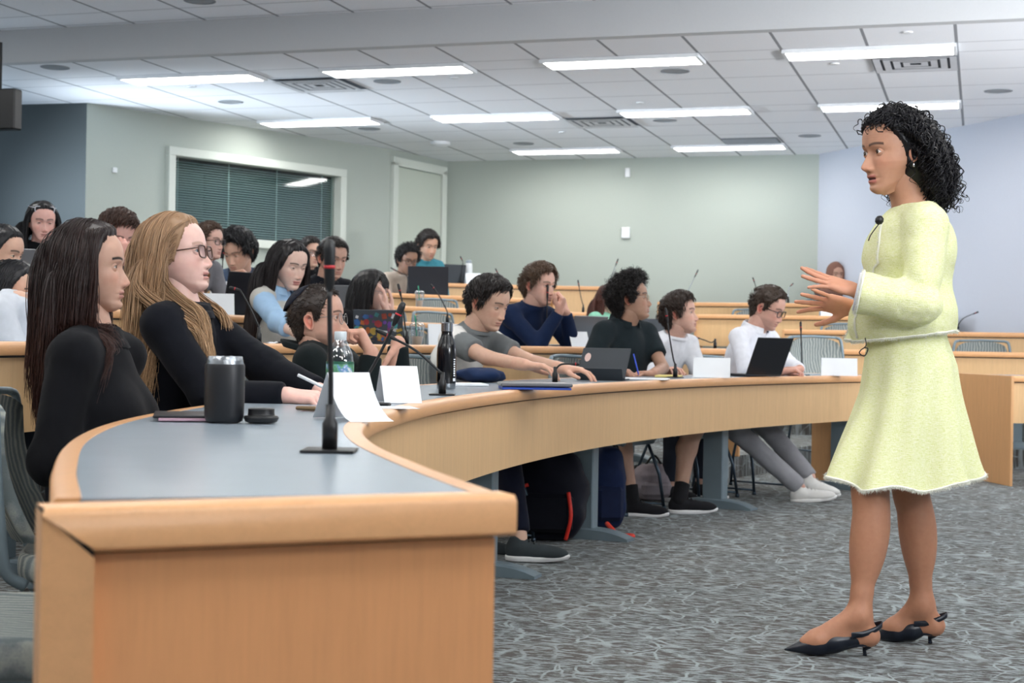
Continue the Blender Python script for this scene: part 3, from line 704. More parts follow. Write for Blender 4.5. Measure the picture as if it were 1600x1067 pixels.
micr(5, 1074, [(1075, 455), (1082, 440), (1091, 421)], 'pale microphone against the back wall above the white T-shirt student', right=True, light=True)
micr(5, 1184, [(1183, 460), (1180, 445), (1176, 433)], 'dark microphone against the back wall above the white shirted student', right=True)
micr(5, 1231, [(1231, 465), (1233, 450), (1240, 442)], 'pale microphone against the back wall near the speaker fingers', right=True, light=True)
micr(4, 1316, [(1317, 503), (1319, 496), (1326, 488)], 'black microphone below the speaker hands', right=True)
micr(3, 1497, [(1497, 508), (1506, 497), (1529, 487)], 'bent microphone against the white wall right of the speaker', right=True)

# ------------------------------------------------------------------ things on the desks
AXC = np.array([RT, FW, UP])
def axyaw(deg, pitch=0, roll=0):
    """rows: x right, y away, z up, turned about z by deg (ccw) from the view axes"""
    a = math.radians(deg); x = RT * math.cos(a) + FW * math.sin(a); y = -RT * math.sin(a) + FW * math.cos(a); z = UP
    if pitch: p = math.radians(pitch); y, z = y * math.cos(p) + z * math.sin(p), z * math.cos(p) - y * math.sin(p)
    if roll: r = math.radians(roll); x, z = x * math.cos(r) + z * math.sin(r), z * math.cos(r) - x * math.sin(r)
    return np.array([x, y, z])
def card(p, wd, ht, deg, label, spread=.06, curl=0.0, back=None):
    """folded tent card, p = world point at the middle of its foot"""
    ax = axyaw(deg); m = MB(); n = 8; th = .0006
    for sg in (-1, 1):
        P = []
        for i in range(n + 1):
            u = i / n; y = sg * (spread / 2 * u + (curl if sg < 0 else 0) * u ** 3); z = ht * (1 - u * (1 - 0)) if not (curl and sg < 0) else ht * (1 - u) ** (1.0 + .25)
            P.append([V(x * wd / 2, y, max(z, .001)) @ ax + p for x in (-1, 1)])
        P = np.array(P); off = (ax[1] * sg * th)
        m.grid(P); m.grid((P - off)[:, ::-1])
    o = m.build('name_card', M['paper'], None, False); tag(o, label, 'name card', 'blank folded white name cards'); return o
def desk_z(p, z): q = np.array(p, float); q[2] = z; return q
card(atz(543, 655, Z1) , .105, .105, 33, 'nearest folded white card, with a curled leg, behind the closest microphone', .14, .05)
card(atz(622, 629, Z1), .11, .105, 20, 'folded white card between the slanted microphone and the black bottle', .11)
card(atz(1112, 590, Z1), .2, .11, -10, 'folded white card in front of the white T-shirt student', .1)
card(atz(1311, 587, Z1), .22, .11, -10, 'folded white card at the far right end of the front desk', .1)
def on_row(row, px, off, right=False, dz=0):
    s = near_index(row, px, right, off); P, N = (RCUR if right else CUR)[row]; i = int(round(s * (len(P) - 1))); q = P[i] + N[i] * off
    d = -q[0] * math.sin(YAW) + q[1] * math.cos(YAW); b = at(px, 500, d); b[2] = (RROW if right else ROW)[row][1] + dz; return b, d
for row, px, off, wd, dg, lb, rt_ in ((2, 697, .15, .2, 10, 'folded white card beside the iced drink on the second desk', False),
        (2, 903, .16, .13, 25, 'white card in front of the navy jacket student laptop', False),
        (3, 341, .18, .17, 15, 'pale card behind the blonde student, lower of two', False), (4, 350, .2, .2, 15, 'pale card before the student in blue-grey T-shirt, upper of two', False),
        (4, 525, .2, .2, 15, 'cream card under the laptop of the student in black T-shirt', False), (6, 738, .16, .17, 15, 'white card beside the white bottle on the topmost desk', False),
        (4, 1300, .25, .24, 0, 'white card behind the speaker hands', True)):
    p, d = on_row(row, px, off, rt_); card(p, wd, .12 if wd > .15 else .1, dg, lb, .1)
def paper(p, wd, dp, deg, label, h=.002, mat=None, name='paper', cat='paper', grp=None):
    o = MB().box(desk_z(p, p[2] + h / 2 + .0005), (wd, dp, h), axyaw(deg), min(.001, h * .3)).build(name, mat or M['paper']); return tag(o, label, cat, grp)
def laptop(p, wd, dp, ht, deg, open_deg, mat, label, stickers=False, thick=.008):
    """p middle of the hinge line on the desk; the keyboard lies away from the viewer when deg=0"""
    ax = axyaw(deg); t = empty('laptop', p, label, 'laptop', 'laptops on the desks')
    MB().box(p + ax[1] * dp / 2 + ax[2] * .009, (wd, dp, .014), ax, .004).build('keyboard_base', mat, t)
    a = math.radians(open_deg); u = -ax[1] * math.sin(a) * 1 + ax[2] * math.cos(a); nn = np.cross(ax[0], u)
    o = MB().box(p + u * ht / 2 + ax[2] * .012, (wd, thick, ht), np.array([ax[0], nn, u]), .003).build('lid', mat, t)
    k = plain('dark_screen', (30, 36, 46), .2)  # plain dark screen colour, not emissive
    MB().box(p + u * ht / 2 + ax[2] * .012 + nn * (thick / 2 + .0006) * (1 if nn @ ax[1] > 0 else -1), (wd - .014, .001, ht - .018), np.array([ax[0], nn, u])).build('screen', k, o)
    if stickers:
        rng = np.random.RandomState(5); cols = [(150, 60, 120), (225, 120, 50), (60, 120, 190), (205, 60, 60), (230, 190, 80), (90, 190, 190), (240, 240, 240), (120, 70, 170), (180, 70, 40), (60, 60, 80)]
        sd = -1 if nn @ ax[1] > 0 else 1
        for q_ in range(46):
            i_ = q_ % 9; j_ = (q_ // 9) % 4; w2, h2 = rng.uniform(.009, .024), rng.uniform(.009, .022); rot = rng.uniform(-.6, .6); du = ax[0] * math.cos(rot) + u * math.sin(rot); dv = u * math.cos(rot) - ax[0] * math.sin(rot)
            x_ = np.clip(wd * (-.44 + .11 * i_ + rng.uniform(-.03, .03)), -wd / 2 + .02, wd / 2 - .02); y_ = np.clip(ht * (.14 + .23 * j_ + rng.uniform(-.06, .06)), .022, ht - .022)
            ctr = p + ax[2] * .012 + u * y_ + ax[0] * x_ + nn * sd * (thick / 2 + .0006 + .0002 * q_ / 4); n_ = rng.choice([4, 4, 5, 6, 14]); aa = math.pi / 4 + np.linspace(0, 2 * np.pi, n_, endpoint=False)
            MB().add([ctr + du * w2 * math.cos(q) + dv * h2 * math.sin(q) for q in aa], [tuple(range(n_))]).build('sticker', plain('sticker', tuple(int(q3 * .72) for q3 in cols[rng.randint(10)]), .4, 0, .5), o)
    return t
M['alu'] = plain('aluminium', (120, 122, 126), .35, .7, .02); M['blk_lid'] = plain('black_lid', (14, 16, 24), .4, 0, .05); M['dkgrey'] = plain('dark_grey_case', (52, 58, 64), .6, 0, .05)
laptop(atz(1193, 588.5, Z1 + .0), .29, .2, .235, 36, 24, M['blk_lid'], 'black laptop with raised lid in front of the white shirted student')
p, d = on_row(2, 911, .3); laptop(p, .3, .2, .21, 40, 24, M['alu'], 'grey laptop in front of the student in navy jacket')
p, d = on_row(2, 1022, .3); laptop(p, .28, .2, .2, -24, 16, M['alu'], 'grey laptop between the curly haired and the white T-shirt student')
p, d = on_row(2, 592, .30); laptop(p, .26, .2, .175, -4, 12, M['dkgrey'], 'laptop covered in colourful stickers before the student in black bob', True)
p, d = on_row(5, 668, .3); laptop(p, .39, .22, .27, 0, 6, M['blk_lid'], 'large black laptop hiding the student in beige at the back left')
p, d = on_row(6, 706, .25); laptop(p, .28, .2, .2, 20, 10, M['dkgrey'], 'grey laptop behind the large black laptop on the topmost desk')
p, d = on_row(3, 550, .2); laptop(p, .3, .2, .22, 5, 8, M['alu'], 'grey laptop before the student in black T-shirt')
p, d = on_row(3, 372, .28); laptop(p, .26, .2, .25, 55, 12, M['blk_lid'], 'dark laptop seen edge on, left of the long haired student')
p, d = on_row(4, 32, .28); laptop(p, .22, .2, .2, 50, 10, M['alu'], 'pale laptop lid at the left edge near the student in red')
# tablet on kickstand
tp = atz(938, 594, Z1); t = empty('tablet', tp, 'dark grey tablet on a folding stand in front of the curly haired student', 'tablet')
ax = axyaw(-12); u = nrm(ax[2] * .88 - ax[1] * -.42 + ax[0] * .12); nn = np.cross(ax[0], u)
ax2 = np.array([nrm(ax[0]), nn, u])
MB().box(tp + u * .09 + ax[1] * .0, (.235, .009, .165), ax2, .003).build('tablet_body', M['dkgrey'], t)
k = nrm(ax[2] * .75 - ax[1] * .66); MB().box(tp - ax[1] * .02 + k * .02 + V(0, 0, .012), (.225, .004, .085), np.array([ax[0], np.cross(ax[0], k), k]), .001).build('stand_flap', M['dkgrey'], t)
MB().box(tp + ax[1] * .1 + V(0, 0, .004), (.235, .17, .006), ax, .001).build('keyboard_cover', M['dkgrey'], t)
st = MB(); c_ = tp + u * .12 - ax[0] * .085 - nn * .0055 * np.sign(nn @ ax[1]); aa = np.linspace(0, 2 * np.pi, 20, endpoint=False)
st.add([c_ + ax[0] * .015 * math.cos(q) + u * .023 * math.sin(q) for q in aa], [tuple(range(20))]); st.build('sticker', plain('pale_sticker', (222, 190, 180), .5), t)
# black steel bottle
b = atz(697, 608, Z1); R_ = .0365
t = empty('steel_bottle', b, 'black steel water bottle with silver cap and base', 'bottle')
o = MB().lathe(b, [(R_ * .96, .022), (R_, .03), (R_, .125), (R_ * .97, .15), (R_ * .85, .17), (R_ * .62, .192), (R_ * .55, .205), (R_ * .55, .213)], 40).build('bottle_body', M['black_gloss'], t, True); smooth_angle(o, 40)
o = MB().lathe(b, [(R_ * .9, .001), (R_ * .95, .004), (R_ * .95, .023)], 40).build('silver_base', M['chrome'], t, True); smooth_angle(o, 40)
o = MB().lathe(b, [(R_ * .53, .212), (R_ * .60, .214), (R_ * .60, .243), (R_ * .5, .247)], 40).build('screw_cap', M['chrome'], t, True); smooth_angle(o, 40)
# vertical lettering on the bottle
to_cam = nrm(V(-b[0], -b[1], 0)); sd_ = nrm(np.cross(V(0, 0, 1), to_cam)) ; fd = nrm(to_cam * .62 + sd_ * .78)
if (fd @ RT) < 0: fd = nrm(to_cam * .62 - sd_ * .78)
vd = nrm(np.cross(V(0, 0, 1), fd)); vd = -vd if vd @ RT < 0 else vd
lm_ = MB(); rng = np.random.RandomState(4); zz_ = .036
while zz_ < .112:                                          # vertical white lettering, too small in the photo to be read
    hh_ = rng.uniform(.0035, .0065); lm_.box(b + fd * (R_ + .0006) + V(0, 0, zz_), (.009 if zz_ > .045 else .013, hh_ if zz_ > .045 else .011, .0008), np.array([vd, V(0, 0, 1), fd])); zz_ += .0085 if zz_ > .045 else .015
lm_.build('vertical_lettering', M['paper'], t)
# clear water bottle with green label
b = atz(530, 648, Z1); t = empty('water_bottle', b, 'clear plastic water bottle with green label behind the slanted microphone', 'bottle')
Rb = .0325
o = MB().lathe(b, [(Rb * .7, .002), (Rb * .95, .01), (Rb, .02), (Rb * .97, .04), (Rb, .045), (Rb, .06), (Rb, .125), (Rb * .97, .13), (Rb * .9, .145), (Rb * .62, .165), (Rb * .42, .177), (Rb * .40, .182)], 40, cap=False).build('bottle_body', M['clear'], t, True)
o = MB().lathe(b, [(Rb * 1.01, .082), (Rb * 1.02, .083), (Rb * 1.02, .125), (Rb * 1.01, .126)], 40, cap=False).build('paper_label', None or M['paper'], t, True)
lm = NT('bottle_label'); tc = lm.geo(); sp_ = lm.n('ShaderNodeSeparateXYZ'); lm.l(tc, sp_.inputs[0]); zf = lm.math('SUBTRACT', sp_.outputs[2], float(b[2]))
band = lm.math('MAXIMUM', lm.math('LESS_THAN', zf, .088), lm.math('GREATER_THAN', zf, .120)); ns = lm.noise(lm.geo((1, 1, 1)), 60, 3)
pic = lm.ramp(ns, [(.4, srgb(70, 120, 90)), (.5, srgb(110, 170, 130)), (.56, srgb(90, 130, 190)), (.65, srgb(225, 232, 225))])
lm.set(lm.mix(band, pic, srgb(18, 84, 62)), .4); o.data.materials[0] = lm.m
MB().lathe(b, [(Rb * .42, .176), (Rb * .45, .178), (Rb * .45, .195), (Rb * .42, .197)], 28).build('screw_cap', plain('white_cap', (205, 214, 218), .5), t, True)
# black tumbler and its lid
b = atz(350, 660, Z1); t = empty('tumbler', b, 'matte black insulated tumbler with silver rim on the near desk', 'tumbler'); Rt = .041
o = MB().lathe(b, [(Rt * .8, .001), (Rt * .93, .004), (Rt, .014), (Rt * 1.02, .05), (Rt * 1.02, .118), (Rt * .98, .123)], 48).build('tumbler_body', plain('matte_black_powder', (20, 22, 27), .42), t, True); smooth_angle(o, 50)
o = MB().lathe(b, [(Rt * .97, .121), (Rt * .93, .129), (Rt * .88, .138), (Rt * .86, .139), (Rt * .84, .137), (Rt * .84, .1), (0.001, .1)], 48).build('steel_rim', M['chrome'], t, True); smooth_angle(o, 50)
b = atz(408, 661, Z1); o = MB().lathe(b, [(.028, .001), (.034, .004), (.037, .012), (.034, .016), (.0285, .017), (.0275, .02), (.0275, .03), (.024, .032)], 40).build('bottle_lid', M['black']); smooth_angle(o, 40); tag(o, 'round black lid lying beside the tumbler', 'lid')
# closed notebook/laptop with pink edge at the left
b = atz(292, 655, Z1); t = empty('closed_notebook', b, 'closed dark notebook with pink edge left of the tumbler', 'notebook')
ax = axyaw(12); MB().box(b + V(0, 0, .010) , (.14, .2, .006), ax, .002).build('cover', M['blk_lid'], t); MB().box(b + V(0, 0, .0045) + ax[0] * .004 - ax[1] * .002, (.125, .2, .006), ax, .001).build('pink_edge', plain('pink', (196, 160, 176), .5), t)
# second water: iced drink on the second row
def iced(row, px, off, label, h=.11, right=False):
    p, d = on_row(row, px, off, right); t = empty('iced_drink', p, label, 'drink', 'iced drinks in clear cups')
    MB().lathe(p, [(.028, .001), (.03, .005), (.04, h), (.042, h + .002), (.04, h + .003)], 28).build('cup', M['clear'], t, True)
    MB().lathe(p, [(.026, .004), (.0265, .006), (.032, h * .5)], 24).build('coffee', plain('milky_coffee', (196, 160, 130), .5), t, True)
    MB().lathe(p, [(.043, h + .002), (.043, h + .008), (.03, h + .022), (.012, h + .024)], 24).build('lid', M['clear'], t, True)
    MB().tube([p + V(0, 0, .02), p + V(0, 0, h + .03) - RT * .008, p + V(0, 0, h + .065) - RT * .014], .0035, 8).build('straw', plain('green_straw', (20, 150, 110), .4), t, True)
iced(2, 652, .25, 'iced drink with green straw beside the folded card on the second desk', .1)
iced(4, 655, .25, 'clear cup left of the black laptop on the upper desk', .12)
iced(3, 592, .22, 'clear cup with green straw behind the sticker covered laptop', .1)
p, d = on_row(6, 731, .28); t = empty('white_bottle', p, 'tall white water bottle on the topmost desk', 'bottle')
MB().lathe(p, [(.036, .001), (.04, .006), (.04, .2), (.036, .225), (.03, .232)], 28).build('bottle_body', plain('white_steel', (222, 226, 228), .4), t, True)
MB().lathe(p, [(.03, .231), (.033, .235), (.031, .258), (.018, .265)], 24).build('cap', plain('grey_cap', (150, 160, 168), .5), t, True)
# crumpled tissue, phone, pens, folders, papers
p, d = on_row(2, 442, .25)
m = MB(); rng = np.random.RandomState(3); g_ = np.array([[V(i * .012, j * .02, max(.001, .018 * rng.rand() * (1 - abs(i - 8) / 10))) @ AXC for j in range(7)] for i in range(17)]) + p - RT * .1 - FW * .06
g_[:, :, 2] = np.maximum(g_[:, :, 2], p[2] + .001); m.grid(g_); tag(m.build('tissue', M['paper'], None, True), 'crumpled white tissue on the desk beside the bent microphone', 'tissue')
p = atz(494, 642, Z1); tag(MB().box(desk_z(p, Z1 + .006), (.045, .1, .01), axyaw(60), .004).build('car_key_case', plain('bronze_case', (110, 88, 58), .4)), 'small bronze coloured case by the wrist of the writing student', 'case')
p = atz(575, 634, Z1); tag(MB().box(desk_z(p, Z1 + .006), (.02, .13, .009), axyaw(70), .003).build('marker_pen', M['black']), 'black marker lying beside the nearest folded card', 'pen')
paper(atz(590, 637, Z1), .2, .14, 15, 'white sheet under the folded cards', .001); paper(atz(725, 602, Z1), .17, .2, 10, 'stack of white papers right of the black bottle', .008)
b = atz(835, 603, Z1 + .012)
paper(desk_z(b, Z1), .26, .2, 5, 'blue folder under the grey laptop', .008, plain('blue_folder', (30, 70, 170), .5), 'folder', 'folder')
t = tag(MB().box(desk_z(b, Z1 + .018), (.27, .2, .014), axyaw(5), .004).build('closed_laptop', M['alu']), 'closed silver laptop on the blue folder', 'laptop')
def rumple(name, c, size, col, label, cat, seed=0, axd=0):
    rng = np.random.RandomState(seed); nu, nv = 26, 16; P = []
    for i in range(nv + 1):
        th = math.pi * i / nv; row = []
        for j in range(nu):
            a = 2 * math.pi * j / nu; r = 1 + .1 * math.sin(3 * a + seed + 2 * th) + .08 * math.sin(7 * a - 3 * th)
            row.append(V(size[0] / 2 * r * math.sin(th) ** .7 * math.cos(a), size[1] / 2 * r * math.sin(th) ** .7 * math.sin(a), size[2] / 2 * (1 + math.cos(th) * (1 + .12 * math.sin(5 * a)))) @ axyaw(axd) + c)
        P.append(row)
    o = MB().grid(np.array(P), True).build(name, cloth(name + '_cloth', col), None, True); return tag(o, label, cat)
rumple('folded_jacket', desk_z(atz(750, 598, Z1), Z1 + .001) + FW * .1, (.22, .16, .06), (28, 44, 76), 'navy jacket bundled on the desk beside the striped sweater student', 'jacket', 2)
b = atz(1010, 593, Z1); paper(b, .22, .2, -10, 'white notebook page under the writing hand', .006)
paper(atz(1045, 589, Z1), .13, .2, -12, 'yellow edged writing pad behind the upright microphone', .01, plain('yellow_pad', (226, 208, 130), .6), 'writing_pad', 'notepad')
paper(atz(1230, 586.5, Z1) + FW * .0, .2, .14, 0, 'papers under the hands of the white shirted student', .004)
# ------------------------------------------------------------------ empty chairs in view
_c1 = at(176, 700, 3.74); chair(_c1[0], _c1[1], 0, math.atan2(RT[1], RT[0]) - math.pi / 2 + .2, 'nearest chair at lower left, seat of the dark haired student', .93)
_c2 = at(22, 700, 2.62); chair(_c2[0], _c2[1], 0, math.atan2(RT[1], RT[0]) - math.pi / 2 + .15, 'chair seat at the bottom left corner beside the near desk end')
for row, px, off, lb, rt_ in ((3, 715, .66, 'chair back above the black bottle on the third row', False), (3, 638, .62, 'chair back left of the third row microphone', False),
        (2, 700, .62, 'empty chair behind the folded card on the second desk', False), (4, 700, .62, 'chair back behind the fourth desk under the white bottle', False),
        (2, 395, .7, 'chair of the long haired student in blue', False),
        (1, 340, .62, 'chair of the blonde student', False),
        (1, 735, .66, 'chair of the striped sweater student', False), (1, 470, .7, 'chair of the student with the skullcap', False), (1, 960, .7, 'chair of the curly haired student', False),
        (1, 1068, .7, 'chair of the white T-shirt student', False), (1, 1160, .7, 'chair of the white shirted student', False),
        (3, 330, .7, 'grey chair in the third row behind the blonde student', False), (2, 120, .66, 'chair in the second row at far left', False)):
    s = near_index(row, px, rt_, off); chair_row(row, s, off, lb, rt_)
for row, s, lb in ((2, near_index(2, 1552, True, .62), 'grey chair back at far right above the right block desk'), 
                   (3, .3, 'chair back behind the speaker hands'), (4, .2, 'chair back in the fourth row of the right block'), (4, .75, 'chair back right of the fourth row microphone'), (5, .75, 'chair of the student in the brown headscarf')):
    chair_row(row, s, .62, lb, True)

# ------------------------------------------------------------------ bags under the front desk
def bag(name, c, w_, d_, h_, deg, col, label, accent=None, kind='backpack'):
    ax = axyaw(deg); t = empty(name, c, label, 'bag'); f = []
    n1, n2 = 28, 20; P = []
    for i in range(n2 + 1):
        th = math.pi * i / n2; row = []
        for j in range(n1):
            a = 2 * math.pi * j / n1; e = .62; sx = np.sign(math.cos(a)) * abs(math.cos(a)) ** e; sy = np.sign(math.sin(a)) * abs(math.sin(a)) ** e; k = math.sin(th) ** .45 if 0 < th < math.pi else 0
            zz = -math.cos(th); zz = np.sign(zz) * abs(zz) ** .8; wob = 1 + .05 * math.sin(4 * a + 3 * zz) + .04 * math.sin(9 * zz + a)
            P_ = V(sx * w_ / 2 * k * wob * (1 - .15 * max(0, zz)), sy * d_ / 2 * k * wob, (zz + 1) / 2 * h_); row.append(P_ @ ax + c)
        P.append(row)
    MB().grid(np.array(P), True).build('bag_body', cloth('bag_nylon', col, .7), t, True)
    MB().box(c - ax[1] * d_ * .47 + UP * h_ * .32, (w_ * .7, d_ * .22, h_ * .42), ax, .02).build('front_pocket', cloth('bag_pocket', tuple(int(x * .85) for x in col), .7), t)
    mb = MB(); mb.tube(catmull([c + ax[0] * -.05 + UP * h_ * .97, c + UP * (h_ + .05), c + ax[0] * .05 + UP * h_ * .97], 6), .007, 8); mb.build('grab_handle', M['black'], t, True)
    if accent:
        m = plain('red_webbing', accent, .6); mb = MB()
        mb.tube(catmull([c - ax[1] * d_ * .55 + ax[0] * w_ * .3 + UP * h_ * .55, c - ax[1] * d_ * .68 + ax[0] * w_ * .34 + UP * h_ * .3, c - ax[1] * d_ * .62 + ax[0] * w_ * .28 + UP * .02], 8), .010, 6); mb.build('red_strap', m, t, True); mb = MB()
        mb.tube(catmull([c - ax[1] * d_ * .55 - ax[0] * w_ * .42 + UP * h_ * .68, c - ax[1] * d_ * .62 - ax[0] * w_ * .30 + UP * h_ * .6, c - ax[1] * d_ * .55 - ax[0] * w_ * .18 + UP * h_ * .62], 8), .009, 6); mb.build('red_strap', m, t, True)
    return t
def fl(px, d, z=0): p = at(px, 700, d); p[2] = z; return p
bag('backpack', fl(855, 7.35), .40, .24, .44, -8, (16, 18, 30), 'large black and navy backpack with red straps on the floor beside the sneaker', (205, 40, 26))
bag('backpack', fl(948, 7.85), .20, .20, .42, 10, (20, 34, 66), 'navy backpack right of the grey desk leg, red strap end on the carpet')
mb = MB(); c = fl(975, 7.55, .012); mb.tube(catmull([fl(950, 7.62, .05), fl(968, 7.5, .012), fl(990, 7.45, .012), fl(985, 7.4, .012), fl(955, 7.42, .012)], 8), .012, 6); tag(mb.build('loose_strap', plain('red_webbing', (214, 52, 30), .6), None, True), 'bright red strap lying on the carpet beside the desk leg', 'strap')
bag('tote_bag', fl(1022, 9.3), .26, .2, .22, 5, (176, 166, 172), 'pale pink and white bag on the floor between two pairs of legs')
bag('backpack', fl(1322, 10.9), .34, .24, .5, 0, (10, 12, 20), 'black bag under the far end of the front desk, behind the speaker skirt')

_c3 = at(1300, 560, 11.35); chair(_c3[0], _c3[1], TIERZ[2], math.atan2(-FW[1], -FW[0]) - math.pi / 2 + .3, 'grey chair left of the speaker, behind the last folded card')
# ------------------------------------------------------------------ signed distance shapes -> one continuous surface
class Field:
    def __init__(s, h, k=.012): s.h = h; s.k = k; s.ops = []
    def cap(s, a, b, ra, rb=None, k=None, flat=None, mode='+'):
        """flat: plane (point, normal) that cuts the piece off"""
        a = np.asarray(a, float); b = np.asarray(b, float); rb = ra if rb is None else rb; r = max(ra, rb)
        def f(P):
            d = b - a; t = np.clip(((P - a) @ d) / (d @ d + 1e-12), 0, 1)
            q = np.linalg.norm(P - a - t[..., None] * d, axis=-1) - (ra + (rb - ra) * t)
            if flat is not None: q = np.maximum(q, (P - flat[0]) @ flat[1])
            return q
        s.ops.append((np.minimum(a, b) - r, np.maximum(a, b) + r, f, s.k if k is None else k, mode)); return s
    def ell(s, c, radii, ax=None, k=None, mode='+', flat=None):
        c = np.asarray(c, float); R = np.asarray(radii, float); ax = np.eye(3) if ax is None else np.asarray(ax)
        def f(P):
            q = (P - c) @ ax.T; k0 = np.linalg.norm(q / R, axis=-1); k1 = np.linalg.norm(q / R ** 2, axis=-1) + 1e-9
            v = k0 * (k0 - 1) / k1
            if flat is not None: v = np.maximum(v, (P - flat[0]) @ flat[1])
            return v
        e = np.sqrt(((ax.T * R) ** 2).sum(1)); s.ops.append((c - e, c + e, f, s.k if k is None else k, mode)); return s
    def mesh(s, disp=None, cut=None, smooth=1):
        h = s.h; lo = np.min([o[0] for o in s.ops if o[4] == '+'], axis=0) - 3 * h; hi = np.max([o[1] for o in s.ops if o[4] == '+'], axis=0) + 3 * h
        n = np.ceil((hi - lo) / h).astype(int) + 1; D = np.full(n, .06, np.float32)
        gx = [lo[i] + h * np.arange(n[i]) for i in range(3)]
        for a, b, f, k, mode in s.ops:
            m = k + 2.5 * h + .01; i0 = np.maximum(0, np.floor((a - m - lo) / h).astype(int)); i1 = np.minimum(n, np.ceil((b + m - lo) / h).astype(int) + 1)
            if (i1 <= i0).any(): continue
            sl = tuple(slice(p, q) for p, q in zip(i0, i1)); P = np.stack(np.meshgrid(*[gx[i][sl[i]] for i in range(3)], indexing='ij'), -1)
            q = f(P).astype(np.float32); c = D[sl]
            if mode == '+':
                t = np.clip(.5 + .5 * (c - q) / k, 0, 1); D[sl] = c * (1 - t) + q * t - k * t * (1 - t)
            else:
                q = -q; t = np.clip(.5 - .5 * (c - q) / k, 0, 1); D[sl] = c * (1 - t) + q * t + k * t * (1 - t)
        if disp is not None or cut is not None:
            m = np.abs(D) < .035; I = np.argwhere(m); P = lo + I * h
            if disp is not None: D[m] += disp(P).astype(np.float32)
            if cut is not None:
                I2 = np.argwhere(D < .02); P2 = lo + I2 * h; v = cut(P2); D[tuple(I2.T)] = np.maximum(D[tuple(I2.T)], v)
        return surface_nets(D, lo, h, smooth)
def surface_nets(D, lo, h, smooth=1):
    ins = D < 0; n = np.array(D.shape)
    c = ins[:-1, :-1, :-1].astype(np.int8)
    for dx in (0, 1):
        for dy in (0, 1):
            for dz in (0, 1):
                if dx + dy + dz: c = c + ins[dx:n[0] - 1 + dx, dy:n[1] - 1 + dy, dz:n[2] - 1 + dz]
    act = (c > 0) & (c < 8); I = np.argwhere(act); idx = np.full(act.shape, -1, np.int64); idx[tuple(I.T)] = np.arange(len(I))
    S = np.zeros((len(I), 3)); C = np.zeros(len(I)); cor = [(x, y, z) for x in (0, 1) for y in (0, 1) for z in (0, 1)]
    for p in cor:
        for ax in range(3):
            if p[ax]: continue
            q = list(p); q[ax] = 1
            a = D[tuple((I + p).T)]; b = D[tuple((I + q).T)]; m = (a < 0) != (b < 0); t = np.where(m, a / np.where(m, a - b, 1), 0)
            v = np.tile(np.array(p, float), (len(I), 1)); v[:, ax] = t; S[m] += v[m]; C[m] += 1
    P = lo + (I + S / np.maximum(C, 1)[:, None]) * h; F_ = []
    for ax in range(3):
        u, w_ = [(1, 2), (2, 0), (0, 1)][ax]
        sl0 = [slice(None)] * 3; sl1 = [slice(None)] * 3; sl0[ax] = slice(0, n[ax] - 1); sl1[ax] = slice(1, n[ax])
        A = ins[tuple(sl0)]; B = ins[tuple(sl1)]; E = np.argwhere(A != B); E = E[(E[:, u] > 0) & (E[:, w_] > 0) & (E[:, u] < n[u] - 1) & (E[:, w_] < n[w_] - 1)]
        if not len(E): continue
        eu = np.zeros(3, int); eu[u] = 1; ew = np.zeros(3, int); ew[w_] = 1
        q = np.stack([idx[tuple((E - eu - ew).T)], idx[tuple((E - ew).T)], idx[tuple(E.T)], idx[tuple((E - eu).T)]], 1)
        fl = ~A[tuple(E.T)]; q[fl] = q[fl][:, ::-1]; F_.append(q)
    F_ = np.vstack(F_); F_ = F_[(F_ >= 0).all(1)]
    for _ in range(smooth):                                # one light Laplacian pass keeps the surface fair
        e = np.vstack([F_[:, [0, 1]], F_[:, [1, 2]], F_[:, [2, 3]], F_[:, [3, 0]]]); S = np.zeros_like(P); C = np.zeros(len(P))
        for i in range(3): S[:, i] = np.bincount(e[:, 0], P[e[:, 1], i], len(P)) + np.bincount(e[:, 1], P[e[:, 0], i], len(P))
        C = np.bincount(e[:, 0], minlength=len(P)) + np.bincount(e[:, 1], minlength=len(P)); P = P * .5 + .5 * S / np.maximum(C, 1)[:, None]
    return P, F_
def folds(amp, freq, seed, stretch=(1, 1, .45)):
    rng = np.random.RandomState(seed); K = rng.normal(size=(5, 3)) * freq * np.array(stretch); K2 = rng.normal(size=(5, 3)) * freq * .5; ph = rng.uniform(0, 6.28, (5, 2))
    def f(P):
        s = 0
        for i in range(5): s = s + np.sin(P @ K[i] + ph[i, 0] + 1.6 * np.sin(P @ K2[i] + ph[i, 1]))
        return amp * (s / 5.0)
    return f
# ------------------------------------------------------------------ head
def table(xs, pts, blur=.004):
    pts = sorted(pts); X = np.array([p[0] for p in pts]); Y = np.array([p[1] for p in pts]); o = 0; ws = 0
    for k in np.linspace(-2, 2, 9): wgt = math.exp(-k * k / 2); o = o + wgt * np.interp(xs + k * blur, X, Y); ws += wgt
    return o / ws
FT = [(-.135, .036), (-.122, .052), (-.116, .070), (-.108, .080), (-.098, .084), (-.088, .081), (-.078, .084), (-.065, .086), (-.05, .086), (-.03, .084), (-.01, .082), (.002, .083), (.015, .089), (.03, .091), (.05, .0895), (.07, .083), (.09, .069), (.105, .048), (.114, .027), (.118, .004)]
BT = [(-.135, .05), (-.11, .055), (-.08, .070), (-.05, .085), (-.02, .098), (.01, .105), (.04, .106), (.07, .095), (.09, .076), (.105, .052), (.114, .03), (.118, .004)]
WT = [(-.135, .020), (-.122, .028), (-.113, .036), (-.10, .047), (-.08, .057), (-.06, .063), (-.04, .068), (-.02, .072), (.0, .074), (.02, .0755), (.05, .076), (.07, .070), (.09, .057), (.105, .04), (.114, .023), (.118, .003)]
def g2(a, b): return np.exp(-a * a - b * b)
